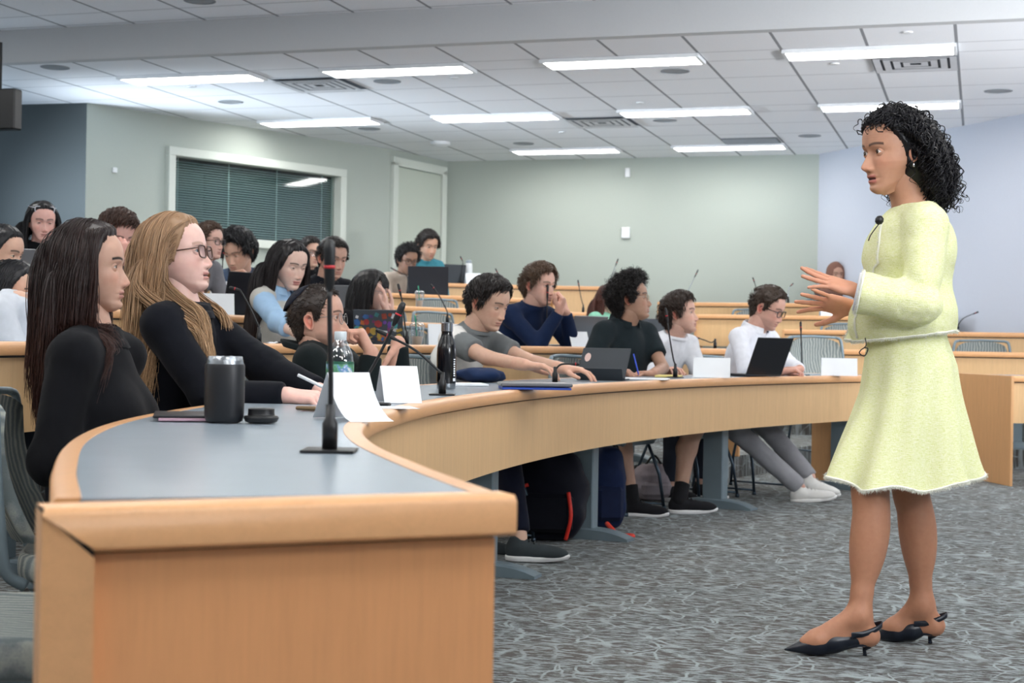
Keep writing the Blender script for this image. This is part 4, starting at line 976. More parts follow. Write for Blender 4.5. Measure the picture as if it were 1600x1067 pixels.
def head_points(na, nz, f, full=True):
    """grid of head points, local axes x right-of-person, y forward, z up. f: face params"""
    t = np.linspace(-1, 1, na + 1)[:-1]; a = np.pi * np.sign(t) * np.abs(t) ** 1.75
    zz = np.linspace(-.132, .1178, 600); dens = 1 + 2.2 * ((zz > -.1) & (zz < .03)) + 1.0 * (zz > .1) + 2.4 * (np.abs(zz) < .012); c = np.cumsum(dens); zs = np.interp(np.linspace(c[0], c[-1], nz), c, zz)
    A, Z = np.meshgrid(a, zs); sx, cy = np.sin(A), np.cos(A)
    Wd = table(Z, WT) * f.get('w', 1); Fd = table(Z, FT); Bd = table(Z, BT) * f.get('b', 1)
    jaw = f.get('jaw', 1); Wd = Wd * np.where(Z < -.03, 1 + (jaw - 1) * np.clip((-.03 - Z) / .05, 0, 1), 1)
    Dp = np.where(cy > 0, Fd, Bd); n = 2.25
    r = 1 / ((np.abs(sx) / Wd) ** n + (np.abs(cy) / Dp) ** n) ** (1 / n); X = r * sx; Y = r * cy
    col = np.tile(np.array(f['skin']), Z.shape + (1,)).astype(float)
    if not full: return X, Y, Z, col, A
    fr = np.clip(cy * 3, 0, 1); ax_ = np.abs(X); mo = f.get('open', 0.0); nl = f.get('nose', 1.0)
    d = table(Z, [(.03, 0), (.014, .0005), (.002, .004), (-.018, .0125 * nl), (-.034, .020 * nl), (-.042, .0225 * nl), (-.049, .0175 * nl), (-.055, .007), (-.061, .001), (-.066, 0)], .0018) * np.exp(-(X / table(Z, [(.03, .007), (-.01, .0068), (-.03, .0085), (-.05, .0105), (-.07, .01)])) ** 2)
    d += .0085 * g2((ax_ - .0125) / .0052, (Z + .0465) / .0065) + .0028 * g2((Z - .019) / .008, (ax_ - .026) / .022)
    d += -.0085 * g2((ax_ - .031) / .016, (Z - .001) / .0115) - .0045 * g2((ax_ - .016) / .008, Z / .01) + .0045 * g2((ax_ - .044) / .018, (Z + .028) / .02)
    lz = -.0665; l2 = -.0785 - mo * .8
    d += .0052 * g2((Z - lz) / .0052, X / .019) + .0062 * g2((Z - l2) / .0058, X / .0165) - (.0038 + mo * .5) * g2((Z + .0722 + mo * .4) / (.0022 + mo * .45), X / .02)
    d += -.0035 * g2((Z + .089 + mo) / .006, X / .02) + .0035 * g2((Z + .103) / .012, X / .018) - .002 * g2((ax_ - .026) / .006, (Z + .066) / .012)
    Y = Y + d * fr
    jl = np.clip((-.045 - Z) / .07, 0, 1); Z0 = Z
    # eyelids and eye openings
    eo = f.get('eye', 1.0); dx = ax_ - .0315; dz = Z - 0.0; rr = dx * dx + dz * dz; R = .0146; lid = .0655 + np.sqrt(np.maximum(R * R - rr, 0))
    Y = np.where((rr < (R * .9) ** 2) & (cy > 0), np.maximum(Y, lid), Y)
    hi = .0050 * eo * (1 - (dx / .0128) ** 2) - .0004 + .03 * dx * 1.0; lo_ = -.0040 * (1 - (dx / .0128) ** 2) * (.7 + .3 * eo); apt = (np.abs(dx) < .0122) & (dz < hi) & (dz > lo_) & (cy > 0)
    Y = np.where(apt, np.minimum(Y, .0700), Y)
    lash = (np.abs(dx) < .0118) & (np.abs(dz - hi) < .0014) & (cy > 0) & ~apt & (dz > .0008)
    lipc = np.array(f.get('lip', (.45, .16, .14))); br = np.array(f.get('brow', (.03, .02, .015))); sk = np.array(f['skin'])
    col[apt] = np.array(f['skin']) * V(.5, .3, .28)
    def paint_(mask, c): col[:] = col * (1 - mask[..., None]) + c * mask[..., None]
    st = f.get('stubble', 0)
    if st: paint_(fr ** .3 * st * np.clip((-.045 - Z) / .02, 0, 1) * np.clip((cy + .35) * 3, 0, 1) * (1 - .8 * g2((ax_) / .024, (Z + .062) / .004)) * (Z > -.128), br * .8 + sk * .2)
    paint_(.35 * fr * g2((ax_ - .04) / .02, (Z + .032) / .018) + .3 * fr * g2(X / .014, (Z + .044) / .012), sk * V(1.1, .78, .74))
    bz = .0205 + .004 * np.sin((ax_ - .012) / .036 * 2.6); paint_(np.clip(1.6 * np.exp(-((Z - bz) / .0032) ** 2), 0, 1) * ((ax_ > .011) & (ax_ < .052)) * fr * f.get('browk', .85), br)
    paint_((.9 * np.clip(1 - np.abs(Z - lz + .001) / .0052, 0, 1) ** .35 * (ax_ < .021) + .9 * np.clip(1 - np.abs(Z - l2) / .0062, 0, 1) ** .35 * (ax_ < .0195)) * fr * (Z < -.061), lipc)
    paint_(np.clip(1.3 * np.exp(-((Z + .0725 + mo * .4) / (.0010 + mo * .45)) ** 2), 0, 1) * (ax_ < .018) * fr, V(.06, .015, .015))
    paint_(.9 * g2((ax_ - .0065) / .0032, (Z + .0545) / .0022) * fr, V(.08, .03, .025)); paint_(1.0 * lash, V(.02, .015, .012))
    Z = Z0 + .42 * jl * np.clip(.062 - Y, 0, .12)
    return X, Y, Z, col, A
HL = [(0, .080), (.3, .079), (.6, .074), (.85, .060), (1.05, .035), (1.25, .0), (1.38, -.012), (1.52, -.010), (1.62, .022), (1.85, .018), (2.0, -.02), (2.2, -.06), (2.6, -.082), (3.15, -.09)]
def hairline(A, tbl=None): return np.interp(np.abs(A), [p[0] for p in (tbl or HL)], [p[1] for p in (tbl or HL)])
def to_world(L, Hc, R3, sc): return Hc + sc * (L @ R3)
def ear_mesh(side, f):
    P = []; nr, n = 9, 22; cs = []
    for i in range(nr):
        r = i / (nr - 1)
        for j in range(n):
            a = 2 * math.pi * j / n; oy, oz = .0165 * math.cos(a) * (1 + .25 * math.sin(a)), .031 * math.sin(a)
            rel = .007 * math.exp(-((r - .86) / .14) ** 2) - .004 * math.exp(-((r - .45) / .22) ** 2) - (.016 * max(0, (r - .93) / .07))
            yy = oy * r; out = .004 + rel + .011 * max(0, -yy / .0165) + .0
            P.append((side * (.0735 + out), -.013 + yy + .0035 * math.sin(a) * r * -1, -.008 + oz * r)); k = 1 - .35 * math.exp(-((r - .45) / .25) ** 2); cs.append(np.array(f['skin']) * V(1.05,   .90 * k, .88 * k))
    F_ = [(i * n + j, i * n + (j + 1) % n, (i + 1) * n + (j + 1) % n, (i + 1) * n + j) for i in range(nr - 1) for j in range(n)]
    F_ = [q if side > 0 else q[::-1] for q in F_]
    return np.array(P), np.array(F_), np.array(cs)
def quads(nz, na): 
    i, j = np.meshgrid(np.arange(nz - 1), np.arange(na), indexing='ij'); j2 = (j + 1) % na
    return np.stack([i * na + j, (i + 1) * na + j, (i + 1) * na + j2, i * na + j2], -1).reshape(-1, 4)
# ------------------------------------------------------------------ hand
def hand_ops(fld, Wp, d, n, side_thumb, curl=.5, spread=.12, s=1.0, thumb=(.75, .35), idx_curl=None, fr=1.0):
    """Wp wrist, d along the hand, n palm normal, side_thumb unit vector towards the thumb"""
    d = nrm(d); n = nrm(n - d * (n @ d)); t = nrm(side_thumb - d * (side_thumb @ d) - n * (side_thumb @ n)); off = [.029, .0095, -.0095, -.0275]
    L = [(.042, .025, .021), (.046, .029, .022), (.043, .027, .021), (.034, .020, .018)]; r0 = [.0092, .0094, .009, .0078]
    for i in range(4):
        kb = Wp + s * (d * (.088 - .004 * abs(i - 1.2)) + t * off[i] - n * .003)
        fld.cap(Wp + s * (d * .012 + t * off[i] * .55), kb, .0145 * s * fr, .0112 * s * fr, k=.012 * s)
        c = curl if not isinstance(curl, (list, tuple)) else curl[i]
        if idx_curl is not None and i == 0: c = idx_curl
        sp = spread * (1.25 - i * .85); dd = nrm(d + t * sp); p = kb; ang = 0
        for j, (l, b) in enumerate(zip(L[i], (.75, 1.0, .7))):
            ang += b * c; v = dd * math.cos(ang) + n * math.sin(ang); q = p + v * l * s
            fld.cap(p, q, r0[i] * s * fr * (1 - .09 * j), r0[i] * s * fr * (1 - .09 * (j + 1)), k=.0035); p = q
    b = Wp + s * (d * .022 + t * .022 + n * .006); v = nrm(d * thumb[0] + t * .75 + n * thumb[1]); q = b + v * .040 * s; fld.cap(b, q, .016 * s * fr, .0125 * s * fr, k=.014 * s)
    v = nrm(v + d * .35 - t * .2 * 1); q2 = q + v * .034 * s; fld.cap(q, q2, .0115 * s * fr, .0102 * s * fr, k=.005); v = nrm(v + d * .25 - t * .1); fld.cap(q2, q2 + v * .025 * s, .0102 * s * fr, .0082 * s * fr, k=.004)
    fld.ell(Wp + s * (d * .048 + n * .002), (.042 * s, .036 * s, .0135 * s * fr), np.array([d, t, n]), k=.012 * s)
def ik(S, W_, hint, l1, l2):
    S = np.asarray(S, float); W_ = np.asarray(W_, float); d = W_ - S; L = np.linalg.norm(d)
    if L > (l1 + l2) * .995: W_ = S + d / L * (l1 + l2) * .995; d = W_ - S; L = np.linalg.norm(d)
    a = (l1 * l1 - l2 * l2 + L * L) / (2 * L); hh = math.sqrt(max(l1 * l1 - a * a, 0)); u = d / L; p = np.asarray(hint, float) - u * (np.asarray(hint) @ u)
    return S + u * a + nrm(p) * hh, W_
# ------------------------------------------------------------------ hair strands
def strands(P, r, col, rng, name, parent, nside=3, taper=.25, colvar=.25, coltip=None):
    """P (S, N, 3) strand points -> one mesh of slim tapering locks"""
    S, N = P.shape[:2]; T = np.gradient(P, axis=1); T = nrm(T); U = nrm(np.cross(T, nrm(rng.normal(size=(S, 1, 3))))); W_ = np.cross(T, U)
    t = np.linspace(0, 1, N); prof = np.minimum(1, .5 + 3 * t) * np.where(t > .6, 1 - (1 - taper) * ((t - .6) / .4), 1); rr = (np.asarray(r).reshape(-1, 1) if not np.isscalar(r) else r) * prof[None]
    a = np.arange(nside) * 2 * np.pi / nside; V_ = P[:, :, None] + rr[:, :, None, None] * (np.cos(a)[None, None, :, None] * U[:, :, None] + np.sin(a)[None, None, :, None] * W_[:, :, None])
    s_, i, j = np.meshgrid(np.arange(S), np.arange(N - 1), np.arange(nside), indexing='ij'); b = s_ * N * nside; j2 = (j + 1) % nside
    F_ = np.stack([b + i * nside + j, b + i * nside + j2, b + (i + 1) * nside + j2, b + (i + 1) * nside + j], -1).reshape(-1, 4)
    k = 1 + colvar * rng.uniform(-1, 1, (S, 1, 1, 1)); C = np.array(col)[None, None, None] * k
    if coltip is not None: C = C * (1 - t[None, :, None, None] ** 1.3) + np.array(coltip)[None, None, None] * k * t[None, :, None, None] ** 1.3
    C = np.broadcast_to(C, V_.shape).reshape(-1, 3)
    return V_.reshape(-1, 3), F_, np.clip(C, 0, 1)
def push_out(P, ells):
    for c, R, ax in ells:
        q = (P - c) @ ax.T / R; k = np.linalg.norm(q, axis=-1, keepdims=True); m = (k < 1); q2 = q / np.maximum(k, 1e-6); P = np.where(m, (q2 * R) @ ax + c, P)
    return P
def merge(parts):
    v, f, c, n = [], [], [], 0
    for a, b, d in parts: v.append(a); f.append(np.asarray(b) + n); c.append(np.broadcast_to(np.asarray(d, float), (len(a), 3))); n += len(a)
    return np.vstack(v), np.vstack(f), np.vstack(c)
def cap_hair(f, Hc, R3, sc, thick, tbl, seed, na=200, nz=120, bump=.004, top=.0):
    X, Y, Z, col, A = head_points(na, nz, dict(f, open=0), False); hl = hairline(A, tbl); hl = hl + .0025 * np.sin(A * 61 + 3 * np.sin(A * 17 + seed)); m = np.clip((Z - hl) / .020, 0, 1); m = m * m * (3 - 2 * m)
    L = np.stack([X, Y, Z], -1); c = V(0, -.01, .02); n_ = nrm(L - c); ns = folds(1, 130, seed, (1, 1, 1))(L)
    amt = -.004 + (thick + .004) * m + bump * ns * m + top * np.clip((Z - .04) / .07, 0, 1) * m
    L = L + n_ * amt[..., None]; q = quads(nz, na)
    vv = L.reshape(-1, 3); mm = m.reshape(-1); q = q[(mm[q] > .002).any(1)]
    return to_world(vv, Hc, R3, sc), q, L, m
def make_hair(style, root, f, Hc, R3, sc, col, seed, body_ells=(), coltip=None, near=True):
    rng = np.random.RandomState(seed); thick = style.get('thick', .012); tbl = style.get('line'); kind = style['kind']
    v0, q0, L, m = cap_hair(f, Hc, R3, sc, thick, tbl, seed, bump=style.get('bump', .003), top=style.get('top', .0))
    parts = [(v0, q0, np.array(col) * .9)]
    if kind == 'cap': pass
    elif kind in ('short', 'curls'):
        I = np.argwhere(m > .55); S = int(style.get('n', 900) * 1.7); pick = I[rng.randint(len(I), size=S)]
        w_ = np.array([1.0]); P0 = L[pick[:, 0], pick[:, 1]] + rng.normal(size=(S, 3)) * .0015; n_ = nrm(P0 - V(0, -.01, .0)); N = 9 if kind == 'short' else 16; Ls = style.get('len', .045) * rng.uniform(.6, 1.2, S)
        comb = V(*style.get('comb', (.3, .6, -.1))); cm = np.tile(comb, (S, 1))
        if style.get('part') is not None: px_ = style['part']; cm = cm.copy(); cm[:, 0] = np.where(P0[:, 0] > px_, abs(comb[0]), -abs(comb[0]))
        lowm = np.clip((.04 - P0[:, 2]) / .05, 0, 1)[:, None]; cm = cm * (1 - lowm) + V(0, -.25, -1) * lowm; Ls = Ls * (1 - .5 * lowm[:, 0])
        d0 = nrm(cm - n_ * (cm * n_).sum(1, keepdims=True) + n_ * style.get('lift', .45) + rng.normal(size=(S, 3)) * style.get('mess', .10))
        P = np.zeros((S, N, 3)); P[:, 0] = P0 - n_ * .003; d = d0
        for i in range(1, N):
            P[:, i] = P[:, i - 1] + d * (Ls / (N - 1))[:, None]; nn = nrm(P[:, i] - V(0, -.01, 0)); q_ = (P[:, i] - V(0, -.01, .0)) / (V(.079, .108, .116) + thick + .012 * style.get('lift', .3)); k_ = np.linalg.norm(q_, axis=1, keepdims=True); over = np.clip((k_ - 1) * 6, 0, .5) if kind == 'short' else .10 * i / N; d = nrm(d - nn * over + V(0, 0, -.05) + rng.normal(size=(S, 3)) * style.get('wig', .04))
        if kind == 'curls':
            t = np.linspace(0, 1, N)[None]; ph = rng.uniform(0, 6.28, (S, 1)); T = nrm(np.gradient(P, axis=1)); U = nrm(np.cross(T, V(.3, .2, .9))); W_ = np.cross(T, U); rr = style.get('cr', .006) * np.minimum(1, t * 4)
            an = ph + t * style.get('turns', 2.2) * 6.28; P = P + (rr * np.cos(an))[..., None] * U + (rr * np.sin(an))[..., None] * W_
        lim = to_world(P, Hc, R3, sc); parts.append(strands(lim, style.get('r', .0022) * .8 * sc, col, rng, '', None, colvar=style.get('cv', .3)))
    elif kind == 'long':
        S = int(style.get('n', 1400) * 1.9); N = style.get('N', 26); Lg = style['len'] * rng.uniform(style.get('lmin', .86), 1.05, S); px_ = style.get('part', 0.0)
        I = np.argwhere((m > .5) & (L[..., 1] < style.get('rooty', .045))); pick = I[rng.randint(len(I), size=S)]; P0 = L[pick[:, 0], pick[:, 1]].copy(); sg = np.where(P0[:, 0] > px_, 1.0, -1.0); n_ = nrm(P0 - V(0, -.01, .02))
        d = nrm(np.stack([sg * .9, -.6 * np.ones(S), -.15 * np.ones(S)], 1) - n_ * 0); d = nrm(d - n_ * (d * n_).sum(1, keepdims=True) + n_ * .1)
        P = np.zeros((S, N, 3)); ds = Lg / (N - 1); P[:, 0] = P0 - n_ * .002; lay = rng.uniform(.0, style.get('layer', .02), S); g = UP * -1; gl = np.array([g @ R3[0], g @ R3[1], g @ R3[2]])
        R3i = R3; cur = P[:, 0].copy(); yc = style.get('curtain', .012); ells = [((V(0, -.012, .012)), V(.081, .106, .108) + thick * .45, np.eye(3))]
        out = [cur.copy()]; wv = rng.uniform(0, 6.28, S)
        be = [((R3 @ (c - Hc)) / sc, R / sc, ax @ R3.T) for c, R, ax in body_ells]
        for i in range(1, N):
            d = nrm(d + gl * .55 + rng.normal(size=(S, 3)) * style.get('wig', .02)); cur = cur + d * ds[:, None] / sc
            if style.get('front'):
                fm_ = (np.arange(S) % 100 < style['front'] * 100) & (cur[:, 2] < -.085) & (cur[:, 1] < .075); cur[fm_, 1] += .55 * ds[fm_] / sc
            for ci, (c, R, ax) in enumerate(ells + be):
                R_ = R[None] + (lay * (.45 if ci == 0 else 1))[:, None]; q = (cur - c) @ ax.T / R_; k = np.linalg.norm(q, axis=1, keepdims=True); cur = np.where(k < 1, (q / np.maximum(k, 1e-6) * R_) @ ax + c, cur)
            fm = (cur[:, 2] < style.get('czone', .055)) & (np.abs(cur[:, 0]) > -1); lim_ = yc + style.get('cslope', .0) * (.05 - cur[:, 2]) + lay * .3; bad = fm & (cur[:, 1] > lim_) & ((cur[:, 2] > -.10) | (not style.get('front'))); cur[bad, 1] = cur[bad, 1] * .72 + lim_[bad] * .28
            sgn = fm & (np.abs(cur[:, 0]) < .066) & (cur[:, 1] > -.03) & (cur[:, 2] > -.12); cur[sgn, 0] = np.where(cur[sgn, 0] >= 0, 1, -1) * .07
            out.append(cur.copy()); d = nrm(cur - out[-2])
        P = np.stack(out, 1); t = np.linspace(0, 1, N)[None, :, None]; wa = style.get('wave', .0)
        if wa: P = P + wa * t * np.stack([np.sin(t[..., 0] * style.get('wf', 9) + wv[:, None]), np.cos(t[..., 0] * style.get('wf', 9) + wv[:, None]), 0 * t[..., 0] + 0 * wv[:, None]], -1)
        parts.append(strands(to_world(P, Hc, R3, sc), style.get('r', .0024) * .62 * sc, col, rng, '', None, colvar=style.get('cv', .25), coltip=coltip))
        if style.get('bangs'):
            Sb = 420; x = rng.uniform(-.06, .06, Sb); P = np.zeros((Sb, 10, 3)); bz = .03 + .05 - style['bangs']
            for i in range(10):
                u = i / 9; yy = np.interp(u, [0, .35, .7, 1], [.02, .072, .0975, .099]) - (x / .06) ** 2 * .022 * (.3 + u * .7); z_ = np.interp(u, [0, .35, .7, 1], [.118, .103, .065, bz]) - (x / .06) ** 2 * .012; P[:, i] = np.stack([x * (1 + .1 * u), yy + rng.uniform(-.001, .002, Sb), z_], 1)
            parts.append(strands(to_world(P, Hc, R3, sc), .0018 * sc, col, rng, '', None))
    v, q, c = merge(parts); return mesh_obj(style.get('name', 'hair'), v, q, M['hair'], root, True, c)
def glasses(root, Hc, R3, sc, col, kind='round', metal=False, name='glasses'):
    m = MB(); mat = plain('spectacle_frame', col, .3, .9 if metal else 0, .3 if not metal else .05); aa = np.linspace(0, 2 * np.pi, 29)[:-1]; r = .0013 if metal else .0024; LN = MB()
    for sg in (-1, 1):
        w_, h_ = (.0225, .0195) if kind == 'round' else (.0255, .0185); e = 1 if kind == 'round' else .55
        ring = [V(sg * (.0325 + w_ * np.sign(np.cos(a)) * abs(np.cos(a)) ** e), .0935 - .10 * max(0, abs(.0325 + sg * 0 + w_ * math.cos(a)) - .03) * 1.0, -.004 + h_ * np.sign(np.sin(a)) * abs(np.sin(a)) ** e) for a in aa]
        ring = np.array(ring + [ring[0], ring[1]]); m.tube(to_world(ring, Hc, R3, sc), r * sc, 6, False)
        o_ = V(sg * (.0325 + w_), .089, .006); m.tube(to_world(np.array([o_, o_ + V(sg * .010, -.008, 0), V(sg * .0745, .03, .006), V(sg * .0765, -.012, .008), V(sg * .074, -.03, -.012)]), Hc, R3, sc), r * sc * .9, 6)
        LN.add(to_world(ring[:-2], Hc, R3, sc), [tuple(range(len(ring) - 2))])
    m.tube(to_world(np.array([V(-.0105, .0935, .003), V(0, .097, .006), V(.0105, .0935, .003)]), Hc, R3, sc), r * sc, 6)
    o = m.build(name, mat, root, True); LN.build('lens', M['lens'], o); return o
# ------------------------------------------------------------------ a seated person
LIPS = {'pale': (.50, .19, .17), 'mid': (.38, .15, .12), 'dark': (.2, .08, .07)}
def person(px, py, dep, label, zf, phi=0, pitch=0, roll=0, bphi=None, hs=1.0, face=None, skin=(.62, .38, .29), hair=None, haircol=(.02, .015, .012), coltip=None, top=None, bottom=(.03, .035, .05), sleeve='long',
           arms=None, seed=1, female=False, lean=1, res=.010, near=False, glass=None, neck=None, legs='pants', feet=None, collar=None, build_w=1.0, seatz=.46, topmat=None, shoe=(.03, .03, .035), extra=None, shoulders=None, elev=0.0, hands=None, jk=None, pelv=None, gaze=None, noleg=False, nshift=None):
    Hc = at(px, py, dep); F_ = facing(phi, pitch); up0 = UP * 1.0; Rr = nrm(np.cross(F_, up0)); U_ = np.cross(Rr, F_)
    if roll: a = math.radians(roll); Rr, U_ = Rr * math.cos(a) + U_ * math.sin(a), U_ * math.cos(a) - Rr * math.sin(a)
    R3 = np.array([Rr, F_, U_]); sc = hs; bphi = phi if bphi is None else bphi; B = facing(bphi); BR = np.cross(B, UP)
    N_ = Hc - U_ * .075 * sc - F_ * .01 - B * .055 + V(0, 0, -.060) * sc if neck is None else np.array(neck)
    if nshift is not None: N_ = N_ + nshift
    pz = zf + seatz + .10; tl = .50 * (.94 if female else 1.0); dz = N_[2] - pz
    hx = math.sqrt(max(tl * tl - dz * dz, .0)) if dz < tl else 0
    Pv = np.array([N_[0], N_[1], pz]) - B * (hx * lean + .03) if pelv is None else np.array(pelv)
    if dz > tl * 1.12: Pv[2] = N_[2] - tl * 1.12
    bw = build_w * (.90 if female else 1.0); sw = .165 * bw
    spine = nrm(N_ - Pv); Ch = N_ - spine * .16; SLs = {}
    for nm_, sg in (('R', 1), ('L', -1)):
        S = N_ - spine * (.052) + BR * sg * sw + B * .01 + V(0, 0, elev)
        if shoulders and nm_ in shoulders: S = S + V(*shoulders[nm_])
        SLs[nm_] = S
    root = empty('person', (Pv[0], Pv[1], zf), label, 'person'); skin = np.array(skin)
    f = dict(skin=skin, brow=np.array(haircol) * .8 + .004, w=1.0, lip=V(*LIPS['pale']) * .6 + skin * .35, jaw=.93 if female else 1.04); f.update(face or {})
    na, nz = (300, 190) if near else (170, 120) if dep < 9.6 else (110, 80)
    X, Y, Z, col, A = head_points(na, nz, f); hv = to_world(np.stack([X, Y, Z], -1).reshape(-1, 3), Hc, R3, sc)
    hq = quads(nz, na)
    parts = [(hv, hq, col.reshape(-1, 3))]
    for sd in (-1, 1):
        ev, ef, ec = ear_mesh(sd, f); parts.append((to_world(ev, Hc, R3, sc), ef, ec))
    # body under the clothes, arms and hands
    bd = Field(.009 if near else .012, .02); nk = .054 if female else .062
    bd.cap(Hc - U_ * .065 * sc - F_ * .018 * sc, N_ - spine * .02, nk * sc * bw ** .5, nk * 1.05, k=.02); bd.cap(N_ - spine * .13, Pv, .07 * bw, .09 * bw); bd.cap(SLs['L'], SLs['R'], .040, k=.04)
    elb = {}; wr = {}; l1, l2 = .275 * (.94 if female else 1), .245 * (.94 if female else 1)
    arms = arms or {}; hf = .0
    for nm_, sg in (('R', 1), ('L', -1)):
        A_ = arms.get(nm_, {}); S = SLs[nm_]; tgt = A_.get('w')
        if tgt is None: tgt = S + B * .30 + V(0, 0, -.36) - BR * sg * .06
        if len(tgt) == 3 and A_.get('px'): tgt = at(*tgt)
        hint = A_.get('hint', V(0, 0, -1) + BR * sg * .35 - B * .25); E_, W_ = ik(S, tgt, hint, l1, l2); elb[nm_] = E_; wr[nm_] = W_
        bd.cap(S, E_, .044, .036, k=.02); bd.cap(E_, W_, .036, .0245 if female else .028, k=.015)
    if legs in ('shorts', 'bare'): pass
    bv, bq = bd.mesh(smooth=2); parts.append((bv, bq, skin))
    if near or dep < 14:
        for nm_, sg in (('R', 1), ('L', -1)):
            A_ = arms.get(nm_, {})
            if A_.get('nohand'): continue
            fa = nrm(wr[nm_] - elb[nm_]); hd = nrm(A_.get('d', fa + V(0, 0, -.0))); n_ = A_.get('n', V(0, 0, -1)); n_ = np.array(n_, float)
            th_ = A_.get('t', np.cross(n_, hd) * (-sg))
            hfld = Field(.0032 if near else .0045, .006); hfld.cap(wr[nm_] - fa * .05, wr[nm_], .0265 if female else .030, .0245 if female else .0275, k=.01); 
            hand_ops(hfld, wr[nm_] - hd * .004, hd, n_, th_, A_.get('curl', .55), A_.get('spread', .1), (.93 if female else 1.02) * A_.get('s', 1), A_.get('thumb', (.75, .35)), A_.get('ic'))
            vv, qq = hfld.mesh(smooth=1); parts.append((vv, qq, skin * V(1.03, .95, .93)))
    # legs
    B2 = facing(bphi if feet is None else feet.get('phi', bphi)); kn = {}; an = {}; ft = feet or {}
    for nm_, sg in (('R', 1), ('L', -1)):
        hp = Pv + BR * sg * .09 * bw; K = ft.get(nm_, {}).get('k', hp + B2 * .42 + BR * sg * .05 + V(0, 0, .01)); An = ft.get(nm_, {}).get('a', np.array([K[0] - B2[0] * .02, K[1] - B2[1] * .02, zf + .09])); kn[nm_] = K; an[nm_] = An
    lg = Field(.013, .03)
    if legs in ('pants', 'jeans'):
        for nm_, sg in (('R', 1), ('L', -1)):
            hp = Pv + BR * sg * .09 * bw; r2 = ft.get('cuff', .052); lg.cap(hp, kn[nm_], .088 * bw, .066, k=.04); dn_ = nrm(an[nm_] - kn[nm_]); e_ = an[nm_] - dn_ * ft.get('ank', .03); lg.cap(kn[nm_], e_, .064, r2, k=.03, flat=(e_, dn_))
        lg.cap(Pv + BR * .07, Pv - BR * .07, .105 * bw, k=.04)
        if not noleg:
            v, q = lg.mesh(folds(.004, 32, seed + 7)); mesh_obj('trousers', v, q, M['cloth'], root, True, np.array(bottom)); bl_ = Field(.011, .01)
            for nm_ in 'RL': dn_ = nrm(an[nm_] - kn[nm_]); bl_.cap(an[nm_] - dn_ * .12, an[nm_], .042, .035)
            v, q = bl_.mesh(); parts.append((v, q, np.array(ft.get('sock', skin))))
    else:
        sk2 = Field(.010, .02)
        for nm_, sg in (('R', 1), ('L', -1)):
            hp = Pv + BR * sg * .09; e_ = hp * .25 + kn[nm_] * .75; lg.cap(hp, e_, .095, .09, k=.03, flat=(e_, nrm(kn[nm_] - hp))); dn_ = nrm(an[nm_] - kn[nm_]); cf = kn[nm_] + dn_ * .13 - B2 * .025
            sk2.cap(hp, kn[nm_], .075, .058); sk2.cap(kn[nm_], cf, .054, .058, k=.03); sk2.cap(cf, an[nm_], .056, .035, k=.03)
        lg.cap(Pv + BR * .07, Pv - BR * .07, .11, k=.04); v, q = lg.mesh(folds(.004, 30, seed + 7)); mesh_obj('shorts', v, q, M['cloth'], root, True, np.array(bottom)); v, q = sk2.mesh(); parts.append((v, q, skin))
    for nm_, sg in (('R', 1), ('L', -1)):
        if noleg: break
        shoe_mesh(root, an[nm_], ft.get(nm_, {}).get('dir', nrm(V(B2[0], B2[1], 0))), ft.get(nm_, {}).get('shoe', shoe), ft.get('sole', (.8, .8, .8)), ft.get(nm_, {}).get('pt', 0), ft.get('sockc'), kn[nm_])
    v, q, c = merge(parts); o = mesh_obj('body', v, q, M['skin'], root, True, c)
    # eyes
    gz = gaze if gaze is not None else V(0, 1, 0)
    for sd in (-1, 1):
        n1, n2 = 18, 14; u = np.linspace(0, 2 * np.pi, n1, endpoint=False); w_ = np.linspace(0, np.pi, n2); g = nrm(V(*gz)); e1 = nrm(np.cross(g, V(0, 0, 1))); e2 = np.cross(e1, g)
        P = np.array([[g * math.cos(b) + (e1 * math.cos(a) + e2 * math.sin(a)) * math.sin(b) for a in u] for b in w_ * np.linspace(.25, 1, n2)]) * .0133
        cc = np.array([[(.01, .01, .01) if b < .2 else (f.get('iris', (.05, .03, .018)) if b < .58 else (.58, .53, .50)) for a in u] for b in w_ * np.linspace(.25, 1, n2)])
        mesh_obj('eye', to_world(P.reshape(-1, 3) + V(sd * .0315, .0655, 0), Hc, R3, sc), quads(n2, n1), M['eye'], root, True, cc.reshape(-1, 3))
    # top garment
    if top is not None:
        h_ = .007 if near else .0105
        g = Field(h_, .035); cw = bw; axs = np.array([BR, nrm(np.cross(spine, BR)), spine])
        g.ell(Ch - spine * .02, (.165 * cw, .115 * cw, .175), axs); g.ell(Pv * .55 + Ch * .45, (.145 * cw, .115 * cw, .17), axs, k=.06); g.ell(Pv + spine * .03, (.165 * cw, .125 * cw, .13), axs, k=.06)
        g.cap(N_ - spine * .06 + B * .015, N_ - spine * .004 + B * .006, .080 * (.92 if female else 1), .066 * (.92 if female else 1), k=.03)
        if female:
            for sg in (-1, 1): g.ell(Ch - spine * .04 + BR * sg * .065 + B * .070, (.062, .052, .062), axs, k=.05)
        g.cap(SLs['L'], N_ - BR * .03 + spine * .005, .054, .052, k=.04); g.cap(SLs['R'], N_ + BR * .03 + spine * .005, .054, .052, k=.04)
        for nm_ in 'RL':
            S, E_, W_ = SLs[nm_], elb[nm_], wr[nm_]; lu = nrm(E_ - S); fa = nrm(W_ - E_)
            if sleeve == 'short':
                e_ = S + lu * .17; g.cap(S, e_, .064, .060, k=.03, flat=(e_ + lu * .01, lu))
            else:
                g.cap(S, E_, .060, .052, k=.03); e_ = W_ - fa * (.02 if sleeve == 'long' else .13); g.cap(E_, e_, .052, .040 if sleeve == 'long' else .05, k=.025, flat=(e_ + fa * .01, fa))
        ffn = folds(.0045 if near else .005, 42, seed); f2 = folds(.002, 110, seed + 3, (1, 1, .6))
